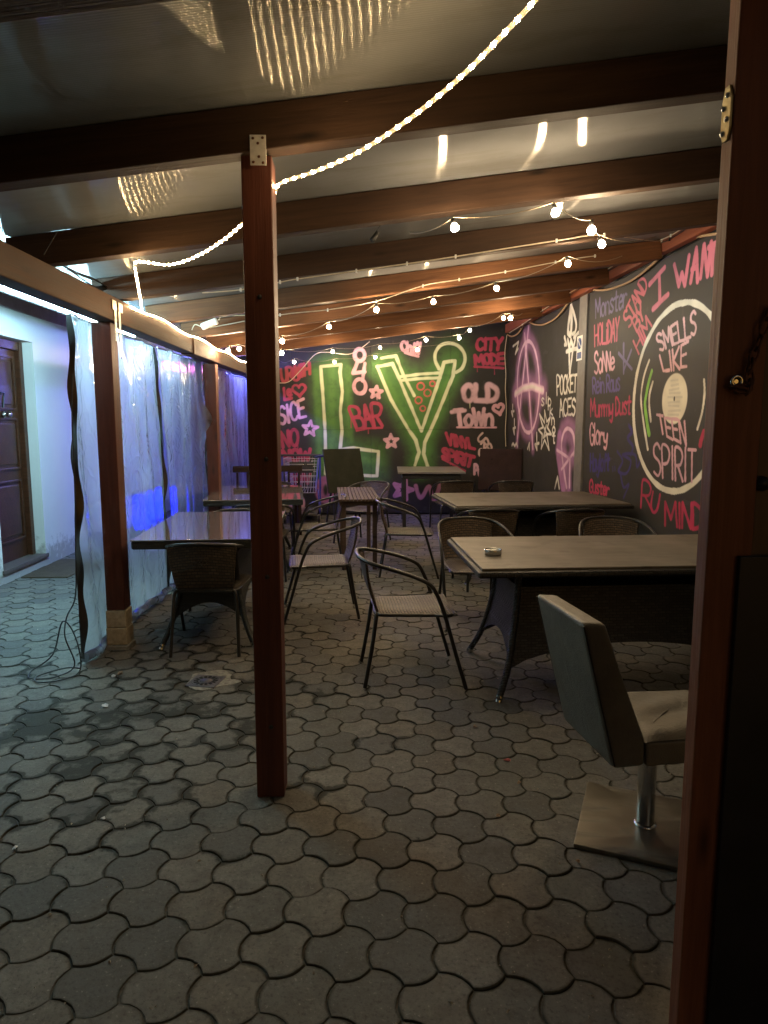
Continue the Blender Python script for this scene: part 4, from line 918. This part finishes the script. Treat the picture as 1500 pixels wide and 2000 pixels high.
spots = [
 (-1.02, 4.47, 0, 'wicker armchair seen from behind, tucked into the left glass table near the drain'),
 (.265, 3.885, -87, 'wicker armchair in the middle of the floor, facing right, nothing in front'),
 (-.36, 5.19, 96, 'wicker armchair facing left behind the foreground post, seat showing'),
 (-.52, 6.92, 94, 'wicker armchair facing left, two behind the foreground post, by the shopping trolley'),
 (.815, 4.98, 187, 'wicker armchair on the far side of the ashtray table, at its left corner'),
 (1.88, 4.98, 172, 'wicker armchair behind the ashtray table, close under the vinyl record'),
 (1.10, 6.08, 0, 'wicker chair back to the camera, left one of the pair at the farther right table'),
 (1.84, 6.08, 3, 'wicker chair back to the camera, right one of the pair at the farther right table'),
 (1.16, 8.95, 2, 'wicker chair beyond the farther right table, left of its pair'),
 (1.93, 8.95, -3, 'wicker chair beyond the farther right table, under the tilted brown board'),
 (.42, 6.60, -92, 'wicker armchair at the left end of the farther right table'),
 (-1.10, 5.52, 178, 'wicker armchair at the far end of the nearer left glass table'),
 (-.98, 6.50, 4, 'wicker armchair at the near end of the farther left glass table'),
 (-1.15, 8.28, 180, 'wicker armchair behind the farther left glass table by the dark bench'),
 (-.02, 8.35, 150, 'wicker armchair near the back wall between slatted table and tilted green board'),
]
for i, (x, y, a, lab) in enumerate(spots): place(ch0 if i == 0 else copy_tree(ch0), x, y, a, lab, GC)

# ================================================================== TABLES
def make_table(name, lx, ly, zt_, m_top, m_wick, label, x, y, rz=0, glass=False):
    t = thing(name, label, 'table', (x, y, 0), R(rz)); hx, hy = lx / 2, ly / 2
    if glass:
        MB().box(-hx, hx, -hy, hy, zt_ - .008, zt_, .003).build('glass_top', m_top, t)
        MB().box(-hx + .004, hx - .004, -hy + .004, hy - .004, zt_ - .062, zt_ - .009, .012).build('apron', m_wick, t)
    else:
        n = 1; MB().box(-hx + .022, hx - .022, -hy + .022, hy - .022, zt_ - .022, zt_, .005).build('table_top', m_top, t)
        MB().box(-hx + .012, hx - .012, -hy + .012, hy - .012, zt_ - .030, zt_ - .014, .004).build('top_groove', M_BLACK, t)
        MB().box(-hx, hx, -hy, hy, zt_ - .048, zt_ - .016, .010).build('rim', m_wick, t)
    fx, fy = hx - .17, hy - .13; tx, ty = fx - .10, fy - .12; z1 = zt_ - .05
    legp = {}
    for sx in (-1, 1):
        for sy in (-1, 1):
            P = cat([(sx * (fx + .03), sy * (fy + .03), .012), (sx * (fx - .035), sy * (fy - .035), .17), (sx * (tx + .02), sy * (ty + .02), .38), (sx * tx, sy * ty, .56), (sx * tx, sy * ty, z1)], 5)
            legp[sx, sy] = P; lg = MB().tube(P, .019, 9).build('leg', m_wick, t)
            cp_ = MB().tube([P[0] + Vector((0, 0, -.012)), P[0] + (P[1] - P[0]) * .9], .0195, 9).build('leg_cap', M_CHROME, lg)
    def at(P, z):
        for a, b in zip(P[:-1], P[1:]):
            if a.z <= z <= b.z: return a.lerp(b, (z - a.z) / (b.z - a.z))
        return P[-1]
    for (k0, k1) in (((-1, -1), (1, -1)), ((-1, 1), (1, 1)), ((-1, -1), (-1, 1)), ((1, -1), (1, 1))):
        def pan(a, b):
            lo = .15 + .13 * math.sin(math.pi * a) ** .6; z = lo + (.585 - lo) * b
            return at(legp[k0], z).lerp(at(legp[k1], z), a)
        MB().sheet(pan, 16, 10).build('side_panel', m_wick, t)
    MB().box(-tx, tx, -ty, ty, .40, .415).build('inner_shelf', M_BLACK, t)
    return t
make_table('wicker_table', 1.80, 1.0, .74, M_TOP, M_BLACKWICKER, 'large dark wicker table with worn grey top carrying the ashtray', 1.44, 3.87, 2.5)
make_table('wicker_table', 1.66, 1.15, .74, M_TOP, M_BLACKWICKER, 'large dark wicker table with bare grey top farther back at the right', 1.56, 6.58, 5)
make_table('glass_table', .88, 1.36, .74, M_GLASSTOP, M_GREENWICKER, 'dark wicker table with reflecting glass top nearest the curtain', -1.07, 4.94, 3, True)
make_table('glass_table', .95, 1.50, .74, M_GLASSTOP, M_GREENWICKER, 'dark wicker table with reflecting glass top farther along the curtain', -1.15, 7.24, 6, True)
# slatted wooden table in the middle
t = thing('slatted_table', 'brown slatted wooden table in the middle before the mural', 'table', (-.10, 7.3, 0), R(3))
for k in range(11): MB().box(-.20 + .0375 * k, -.20 + .0375 * k + .031, -.65, .65, .70, .722, .003).build('slat', M_SLAT, t)
for y_ in (-.575, .575): MB().box(-.19, .20, y_ - .025, y_ + .025, .655, .698, .003).build('top_rail', M_SLAT, t)
for sx in (-.15, .16):
    for sy in (-.55, .55): MB().box(sx - .022, sx + .022, sy - .022, sy + .022, 0, .655, .003).build('leg', M_SLAT, t)
# grey wood table before the back wall
t = thing('grey_table', 'grey wood-topped table standing close to the mural', 'table', (.92, 9.85, 0), R(-2))
for k in range(4): MB().box(-.46, .46, -.60 + .302 * k, -.60 + .302 * k + .299, .775, .80, .003).build('top_board', M_GREYWOOD, t)
MB().box(-.40, .40, -.52, .54, .70, .772, .004).build('apron', M_BLACK, t)
for sx in (-.37, .37):
    for sy in (-.48, .50): MB().box(sx - .025, sx + .025, sy - .025, sy + .025, 0, .70, .003).build('leg', M_BLACK, t)
# two tables tipped up on edge
def tipped(label, x, y, rz, tilt, w_, h_, zc, m):
    t = thing('tipped_table', label, 'table', (x, y, 0), R(rz)); M = Matrix.Translation((0, 0, zc)) @ Matrix.Rotation(R(tilt), 4, 'Y')
    b = MB().box(-.012, .012, -w_ / 2, w_ / 2, -h_ / 2, h_ / 2, .004, M).build('table_top', m, t)
    for sy in (-1, 1):
        for sz in (-1, 1):
            a = M @ Vector((.012, sy * (w_ / 2 - .07), sz * (h_ / 2 - .08))); b2 = M @ Vector((.30, sy * (w_ / 2 - .05), sz * (h_ / 2 - .05)))
            if sz < 0: b2 = Vector((a.x + .16, a.y, .0))
            MB().tube([a, b2], .016, 8).build('leg', M_BLACK, t)
    lo = M @ Vector((0, 0, -h_ / 2)); [MB().tube([(lo.x, q * (w_ / 2 - .1), lo.z + .02), (lo.x + .02, q * (w_ / 2 - .1), 0)], .014, 8).build('foot', M_BLACK, t) for q in (-1, 1)]
    return t
tipped('brown table tipped on edge against the anarchy sign wall', 1.98, 10.0, 72, 14, .62, .62, .78, M_BROWNTOP)
tipped('dark green-grey table tipped on edge before the letter L', -.30, 9.6, 125, 14, .62, .62, .80, M_DARKTOP)
# dark bench at the far left
t = thing('dark_bench', 'dark wooden bench with barred back at the end of the curtain', 'bench', (-1.30, 9.0, 0), R(12))
MB().box(-.42, .42, -.20, .22, .42, .45, .004).build('seat', M_DARKBENCH, t); MB().box(-.44, .44, -.235, -.205, .84, .92, .005).build('top_rail', M_DARKBENCH, t)
for k in range(7): MB().box(-.40 + .13 * k, -.37 + .13 * k, -.23, -.21, .45, .838, .003).build('bar', M_DARKBENCH, t)
for sx in (-.40, .40):
    for sy in (-.18, .20): MB().box(sx - .025, sx + .025, sy - .025, sy + .025, 0, .418, .003).build('leg', M_DARKBENCH, t)
# ashtray
ap = on_z(963, 1083, .742)
t = thing('ashtray', 'small round steel ashtray on the near right table', 'ashtray', (ap.x, ap.y, .741))
MB().lathe([(0, .003), (.040, .003), (.042, .006), (.044, .030), (.046, .032), (.047, .030), (.046, .0), (.0, 0)], 28).build('bowl', M_CHROME, t)
MB().tube([(-.03, .0, .0285), (.03, .004, .0285)], .003, 6).build('cigarette_rest', M_CHROME, t)

# ================================================================== SWIVEL CHAIR
t = thing('swivel_chair', 'grey leather swivel chair on a chrome column and square steel base', 'chair', (1.015, 2.30, 0), R(-82))
HWD = .192
def pad(name, prof, bev):
    """cushion: side profile (y,z) extruded across x with rounded edges"""
    bm = bmesh.new(); n = len(prof); vs = [[bm.verts.new((sx * HWD, y, z)) for y, z in prof] for sx in (-1, 1)]
    bm.faces.new(vs[0]); bm.faces.new(vs[1][::-1])
    for i in range(n): bm.faces.new((vs[0][(i + 1) % n], vs[0][i], vs[1][i], vs[1][(i + 1) % n]))
    bmesh.ops.recalc_face_normals(bm, faces=bm.faces[:])
    bmesh.ops.bevel(bm, geom=bm.edges[:], offset=bev, segments=3, affect='EDGES', profile=.6)
    me = bpy.data.meshes.new(name); bm.to_mesh(me); bm.free(); me.materials.append(M_LEATHER)
    for p in me.polygons: p.use_smooth = True
    o = bpy.data.objects.new(name, me); C.objects.link(o); o.parent = t
    mod = o.modifiers.new('wn', 'WEIGHTED_NORMAL'); return o
bkp = [(-.240, .345), (-.125, .347), (-.130, .440), (-.235, .700), (-.285, .838), (-.368, .846)]
bk_ = pad('backrest', bkp, .020)
pad('seat_base', [(-.123, .345), (.265, .345), (.268, .428), (-.126, .428)], .010)
def cush(a, b):
    x = (a - .5) * 2; y = -.13 + .40 * b; e = max(abs(x) ** 8, (abs(b - .5) * 2) ** 10)
    d = math.exp(-((x * .9 - .1 + (b - .5) * .5) / .12) ** 2) * math.exp(-((b - .5) / .3) ** 2)
    return Vector((x * (HWD - .002), y, .458 - .030 * e - .010 * d + .004 * math.sin(7 * x + 5 * b)))
MB().sheet(cush, 26, 26).build('seat_cushion', M_LEATHER, t)
pp = [Vector((HWD * s, y, z)) for s in (1,) for y, z in bkp]
for s in (-1, 1):
    MB().tube([(s * (HWD - .001), -.236, .358), (s * (HWD - .001), -.362, .834)], .0028, 6).build('piping', M_BLACK, bk_)
MB().tube(cat([(.10, -.05, .4525), (.04, .02, .4515), (-.02, .10, .449), (-.05, .13, .447)], 5), .0035, 6).build('seat_crease', M_LEATHER, t)
MB().box(-.13, .13, -.16, .20, .328, .3515, .004).build('under_plate', M_BLACK, t)
MB().lathe([(.032, .016), (.032, .335)], 28).lathe([(.040, .0165), (.040, .020), (.032, .024)], 28).build('column', M_CHROME, t)
b = MB().box(-.225, .225, -.225, .225, .0005, .0165, .003).build('base_plate', M_BASESTEEL, t); b.rotation_euler = (0, 0, R(82 - 24)); b.location = (0, 0, 0)

# ================================================================== SHOPPING TROLLEY
tr = thing('shopping_trolley', 'blue shopping trolley with chrome wire basket in front of the mural', 'trolley', (-.95, 10.35, 0), R(2))
wz = [MB() for _ in range(3)]
def bas(a, b, c):   # a across, b height, c depth
    hw = (.26 - .05 * c) * (.80 + .2 * b); return Vector(((a - .5) * 2 * hw, -.40 + .85 * c, .45 + (.50 - .12 * c * 0) * b))
side = MB(); rear = MB(); front = MB(); floor = MB()
for a in (0, 1):
    side = MB()
    for k in range(13): side.tube([bas(a, 0, k / 12), bas(a, 1, k / 12)], .003, 5, False)
    for k in range(7): side.tube([bas(a, k / 6, 0), bas(a, k / 6, 1)], .0045, 5, False)
    side.build('basket_side', M_WIRE, tr)
for k in range(7):
    b_ = k / 6; front.tube([bas(0, b_, 1), bas(1, b_, 1)], .0045, 5, False); rear.tube([bas(0, b_, 0), bas(1, b_, 0)], .004, 5, False)
for k in range(11):
    a = k / 10; front.tube([bas(a, 0, 1), bas(a, 1, 1)], .003, 5, False); floor.tube([bas(a, 0, 0), bas(a, 0, 1)], .003, 5, False); rear.tube([bas(a, 0, 0), bas(a, .45, 0)], .003, 5, False)
front.build('basket_front', M_WIRE, tr); rear.build('basket_flap', M_WIRE, tr); floor.build('basket_floor', M_WIRE, tr)
MB().tube([(-.29, -.47, 1.0), (.29, -.47, 1.0)], .017, 10).build('handle', M_BLACK, tr)
for s in (-1, 1):
    MB().box(s * .272 - .012, s * .272 + .012, -.47, -.34, .50, .985, .006).build('side_panel', M_BLUEPLASTIC, tr)
    MB().tube(cat([(s * .27, -.38, .52), (s * .27, -.42, .30), (s * .26, -.42, .14), (s * .24, .38, .14)], 4), .012, 8).tube([(s * .25, -.1, .14), (s * .22, .1, .45)], .012, 8).build('frame_tube', M_BLUEPLASTIC, tr)
    for y in (-.42, .38):
        wh = MB().lathe([(.012, -.014), (.058, -.014), (.062, -.008), (.062, .008), (.058, .014), (.012, .014)], 18, Matrix.Translation((s * .25, y, .062)) @ Matrix.Rotation(R(90), 4, 'Y')).build('wheel', M_BLACK, tr)
        MB().box(s * .25 - .02, s * .25 + .02, y - .012, y + .012, .06, .13, .004).build('castor_fork', M_STEEL, wh)
MB().box(-.17, .17, -.395, -.38, .74, .90, .006).build('child_seat_flap', M_BLACK, tr)
MB().box(-.22, .22, -.40, .38, .132, .145).build('lower_tray', M_WIRE, tr)

# ================================================================== LIGHTS: rope light, string lights
rp = thing('rope_light', 'glowing warm rope light sagging from roof to post and along the left beam', 'rope light', (-.3, 2.6, 2.3))
A = [on_y(1120, -95, 1.62), on_y(1045, 0, 1.72), on_y(980, 70, 1.82), on_y(900, 150, 1.97), on_y(800, 232, 2.15), on_y(700, 297, 2.33), on_y(620, 333, 2.48), on_y(548, 358, 2.60), Vector((-.34, 2.665, 2.30)), on_y(487, 425, 2.80), on_y(440, 466, 2.98), on_y(385, 500, 3.20), on_y(330, 517, 3.40), on_y(268, 511, 3.60), on_y(265, 530, 3.68), on_y(270, 560, 3.95), on_y(276, 606, 4.5)]
zr = zb + .010
Bm = [Vector((XB + .072, y, zb - .012 + .012 * math.sin(y * 5))) for y in np.arange(4.62, 9.3, .3)]
pth = cat(A + Bm, 8)
wbuild(MB().tube(pth, .0062, 8), 'clear_tube', M_ROPETUBE, rp)
ico = MB(); bmx = bmesh.new(); bmesh.ops.create_cube(bmx, size=1.3); bmesh.ops.rotate(bmx, verts=bmx.verts[:], cent=(0,0,0), matrix=Matrix.Rotation(.6, 3, 'X') @ Matrix.Rotation(.7, 3, 'Z')); led_v = [v.co.copy() for v in bmx.verts]; led_f = [[v.index for v in f.verts] for f in bmx.faces]; bmx.free()
def led_mesh(name, r, m):
    me = bpy.data.meshes.new(name); me.from_pydata([tuple(v * r) for v in led_v], [], led_f); me.materials.append(m); return me
LEDM = led_mesh('led', .0060, M_LED); acc = 0; nl = 0
dist = [0.0]
for a, b in zip(pth[:-1], pth[1:]): dist.append(dist[-1] + (b - a).length)
tot = dist[-1]; d = .0; i = 0
while d < tot:
    while i < len(pth) - 2 and dist[i + 1] < d: i += 1
    f_ = (d - dist[i]) / max(1e-6, dist[i + 1] - dist[i]); p = pth[i].lerp(pth[i + 1], f_)
    o = bpy.data.objects.new('led_bulb', LEDM); C.objects.link(o); o.parent = rp; o.location = p - Vector(rp.location); nl += 1
    d += .046 if p.y < 4.6 else .06
# string lights
BR = .021
bm_ = MB(); prof = [(0, -.046), (.0165, -.038), (BR, -.025), (.0185, -.013), (.009, 0)]
bulb_src = bm_.lathe(prof, 9).build('bulb', M_BULB); bulb_me = bulb_src.data; bpy.data.objects.remove(bulb_src)
sk = MB().lathe([(0, .030), (.008, .030), (.011, .024), (.0115, 0), (.010, -.004)], 10).build('socket', M_BLACK); sk_me = sk.data; bpy.data.objects.remove(sk)
def string(label, px, extra0=(), extra1=(), ymax=10.6, drop=.10):
    P = [on_roof(u, v, drop, ymax) for u, v in px]
    t = thing('string_light', label, 'string light', tuple(P[0]), 0, 'strings of warm bulbs under the rafters')
    tops = list(extra0) + [p + Vector((0, 0, .030)) for p in P] + list(extra1); path = []
    for a, b in zip(tops[:-1], tops[1:]):
        n = 8; sag = min(.06, .05 * (b - a).length)
        for k in range(n): q = k / n; path.append(a.lerp(b, q) - Vector((0, 0, sag * 4 * q * (1 - q))))
    path.append(tops[-1]); wbuild(MB().tube(path, .0022, 5), 'cable', M_CABLE2, t)
    for p in P:
        o = bpy.data.objects.new('bulb', bulb_me); C.objects.link(o); o.parent = t; o.location = p - Vector(t.location); o.scale = (random.uniform(.82, 1.08),) * 3; o.rotation_euler = (random.uniform(-.35, .35), random.uniform(-.35, .35), 0)
        s = bpy.data.objects.new('socket', sk_me); C.objects.link(s); s.parent = o
    return t
string('two nearest warm bulbs hanging under the second rafter, with their cable to the wall', [(886, 437), (1083, 408), (1155, 441), (1173, 470)], [on_roof(800, 455, .01)], [on_roof(1280, 462, .03)])
string('sagging row of six warm bulbs crossing the middle of the canopy', [(550, 662), (644, 634), (735, 600), (846, 585), (969, 558), (1108, 509)], [on_roof(500, 676, .08, 11)], [on_roof(1215, 500, .02)])
string('long row of warm bulbs running above the green mural lettering', [(446, 681), (468, 678), (551, 686), (650, 684), (743, 676), (832, 661), (897, 657), (917, 642), (983, 618), (998, 617)], [on_y(430, 690, 9.5)], [on_roof(1020, 612, .03, 10.7)])
string('lowest short row of warm bulbs close against the mural', [(574, 704), (653, 704), (734, 695), (815, 680)], [on_y(540, 700, 10.6)], [on_roof(900, 662, .05, 10.6)])
# loose cables stapled to rafters and plate
def cable(label, P, r=.004, m=None, name='power_cable', clips=True):
    t = thing(name, label, 'cable', tuple(P[0])); wbuild(MB().tube(cat(P, 6), r, 6), 'cable', m or M_CABLE, t)
    if clips:
        for p in P[1:-1]: wbuild(MB().box(p.x - .006, p.x + .006, p.y - .006, p.y + .006, p.z - .012, p.z + .012, .002), 'cable_clip', M_WHITEPLASTIC if m is None else M_BLACK, t)
    return t
cable('cream cable stapled across the third rafter to the vinyl wall', [on_y(u, v, 4.645) for u, v in ((395, 572), (470, 566), (547, 551), (581, 545), (696, 529), (795, 515), (890, 501), (1087, 470), (1180, 459))] + [on_r(u, v, .09) for u, v in ((1292, 470), (1350, 436), (1405, 396))])
cable('cream cable running along the fourth rafter', [on_y(u, v, 5.745) for u, v in ((410, 640), (547, 615), (640, 605), (735, 588), (826, 558), (897, 546), (987, 531), (1085, 512), (1162, 500))] + [on_r(1215, 500, .09)])
P = [on_r(u, v, .095) for u, v in ((1404, 402), (1360, 428), (1310, 460), (1265, 480), (1220, 505), (1160, 543), (1100, 580), (1060, 606), (1020, 634), (995, 650))]
cable('twisted pair of cables clipped along the red wall plate', P, .005)
cable('black cable clipped along the red wall plate', [p + Vector((0, .02, -.02 + .015 * math.sin(3 * i))) for i, p in enumerate(P)], .004, M_BLACK)
P = [on_r(u, v, .03) for u, v in ((1408, 455), (1316, 473), (1290, 502), (1240, 544), (1200, 562), (1170, 567), (1138, 562), (1123, 573), (1090, 617), (1064, 633), (1046, 634), (1027, 629), (1013, 650), (1000, 657), (990, 653))]
t = thing('rope_garland', 'tan rope draped in swags along the top of the side wall', 'rope', tuple(P[0])); wbuild(MB().tube(cat(P, 6), .011, 7), 'rope', M_ROPECORD, t)
P = [on_y(u, v, 10.85) for u, v in ((990, 655), (986, 690), (988, 730), (987, 760), (989, 800), (987, 840), (988, 872))]
cable('cream cable hanging down the corner of the mural', P, .006, None, 'power_cable', False)
P = [on_y(u, v, 10.5) for u, v in ((545, 748), (565, 745), (590, 720), (616, 692), (640, 688), (680, 692), (705, 680), (722, 667))]
cable('loose cream cable looping over the letter L', P, .006, None, 'power_cable', False)
P = [on_y(u, v, 3.4) for u, v in ((85, 497), (112, 452))]; tag(MB().tube(P, .003, 6).build('bent_wire', M_BLACK), 'thin dark wire sticking up above the left beam', 'wire')
lp = MB()
for k in range(4): lp.tube(cat([on_x(u + 3 * k, v + 2 * k, -1.72 + .01 * k) for u, v in ((118, 516), (150, 532), (180, 543), (200, 556), (186, 560), (160, 545), (132, 525))], 5), .005, 6)
tag(lp.build('cable_coil', M_BLACK), 'tangled dark cables lying on top of the left beam', 'cable')
# white plug box
q = on_y(410, 632, 6.60); t = thing('plug_box', 'white plug adapter hanging from a rafter behind the post', 'plug', tuple(q))
MB().box(-.085, .075, -.025, .025, -.03, .03, .012, Matrix.Rotation(R(-22), 4, 'Y')).build('plug_body', M_WHITEPLASTIC, t)
MB().tube(cat([(.08, 0, .03), (.13, 0, .09), (.22, 0, .075), (.45, 0, .08)], 6), .004, 6).tube(cat([(-.08, 0, -.03), (-.14, 0, -.01), (-.17, 0, -.06)], 5), .004, 6).build('plug_cable', M_CABLE, t)
q = on_y(732, 462, 4.1); t = thing('pendant_socket', 'small black empty lamp socket hanging under the roof', 'lamp socket', tuple(q))
MB().lathe([(0, .03), (.012, .03), (.016, -.03), (.014, -.032), (0, -.025)], 12, Matrix.Rotation(R(35), 4, 'Y')).tube(cat([(.01, 0, .03), (.035, 0, .07), (.05, 0, .10), (.03, 0, .16)], 5), .003, 6).build('socket_body', M_BLACK, t)

# ================================================================== DRAIN and litter
t = thing('floor_drain', 'grey square floor drain with round slotted grate in the pavers', 'drain', (drain_c.x, drain_c.y, 0), R(-12))
MB().box(-.088, .088, -.085, .085, -.014, .005, .003).build('frame', M_DRAIN, t)
gr = MB()
for k in range(14):
    a = 2 * math.pi * k / 14; gr.box(-.008, .008, .042, .068, .0052, .0062, 0, Matrix.Rotation(a, 4, 'Z'))
gr.build('grate_slots', M_DARK, t)
MB().lathe([(.034, .0052), (.034, .007), (0, .0075)], 20).lathe([(.072, .0052), (.074, .007), (.078, .007), (.080, .0052)], 28).build('grate_ring', M_DRAIN, t)
mc = MB(); rr = random.Random(3)
cpts = [(.15 * math.cos(a) * (1 + .2 * math.sin(3 * a + 1)) + .02, .14 * math.sin(a) * (1 + .15 * math.cos(4 * a)) + .03) for a in [2 * math.pi * k / 26 for k in range(26)]]
mc.prism(cpts, -.014, .0008); mc.build('mortar_collar', M_MORTAR, t)
def scrap(u, v, lab, cat_, m, s, name):
    p = on_z(u, v, .004); rr = random.Random(u); vs = []; n = 7
    o = MB(); pts = [(s * (1 + .5 * rr.uniform(-1, 1)) * math.cos(2 * math.pi * k / n), s * .6 * (1 + .5 * rr.uniform(-1, 1)) * math.sin(2 * math.pi * k / n), s * .5 * abs(math.sin(k * 2.1))) for k in range(n)]
    o.add(pts + [(0, 0, s * .35)], [(k, (k + 1) % n, n) for k in range(n)]); o.add([(x, y, 0) for x, y, z in pts], [tuple(range(n))[::-1]]); ob = o.build(name, m); ob.location = p; ob.rotation_euler = (0, 0, rr.uniform(0, 6)); tag(ob, lab, cat_, 'litter on the pavers')
scrap(205, 1379, 'white crumpled paper scrap on the damp pavers at the left', 'litter', M_PAPER, .022, 'paper_scrap')
scrap(222, 1321, 'pale tissue scrap by the stone plinth', 'litter', M_PAPER, .018, 'paper_scrap')
scrap(235, 1316, 'orange leaf beside the stone plinth', 'leaf', M_LEAF, .022, 'dry_leaf')
scrap(928, 1420, 'curled dry leaf near the swivel chair', 'leaf', M_LEAF, .016, 'dry_leaf')
scrap(1014, 1528, 'dry leaf left of the steel base plate', 'leaf', M_LEAF, .012, 'dry_leaf')
scrap(973, 1594, 'small dry leaf in the joint left of the base plate', 'leaf', M_LEAF, .012, 'dry_leaf')
scrap(1128, 1681, 'shrivelled leaf under the near edge of the steel base', 'leaf', M_LEAF, .012, 'dry_leaf')
scrap(990, 1485, 'red plastic strip on the pavers before the swivel chair', 'litter', M_PINKSCRAP, .014, 'plastic_strip')
scrap(955, 1201, 'white paper slip under the ashtray table', 'litter', M_PAPER, .022, 'paper_scrap')
scrap(942, 1232, 'small white crumb between the ashtray table legs', 'litter', M_PAPER, .014, 'paper_scrap')
scrap(202, 1598, 'grey-white crumb on the pavers left of the foreground post', 'litter', M_PAPER, .010, 'paper_scrap')
scrap(30, 1655, 'white crumb at the left edge of the pavers', 'litter', M_PAPER, .010, 'paper_scrap')

# fine grit and crumbs lying on the pavers: nobody could count it
rr = random.Random(11); gm = MB()
for k in range(420):
    x = rr.uniform(-2.6, 2.0); y = 1.5 + 5.5 * rr.random() ** 1.6; r_ = rr.uniform(.0015, .0045); a = rr.uniform(0, 6.28); e = rr.uniform(1, 3.2)
    c_, s_ = math.cos(a), math.sin(a)
    P = [(r_ * e, 0, 0), (-r_ * e * .4, r_, 0), (-r_ * e * .6, -r_, 0), (0, 0, r_ * 1.2)]
    gm.add([(x + c_ * p[0] - s_ * p[1], y + s_ * p[0] + c_ * p[1], .0015 + p[2]) for p in P], [(0, 1, 3), (1, 2, 3), (2, 0, 3), (0, 2, 1)])
gg = gm.build('grit', plain('pale_grit', (.34, .30, .24), .9, 0, .5, 3, .1)); tag(gg, 'fine pale grit and crumbs scattered over the pavers', 'grit', kind='stuff')
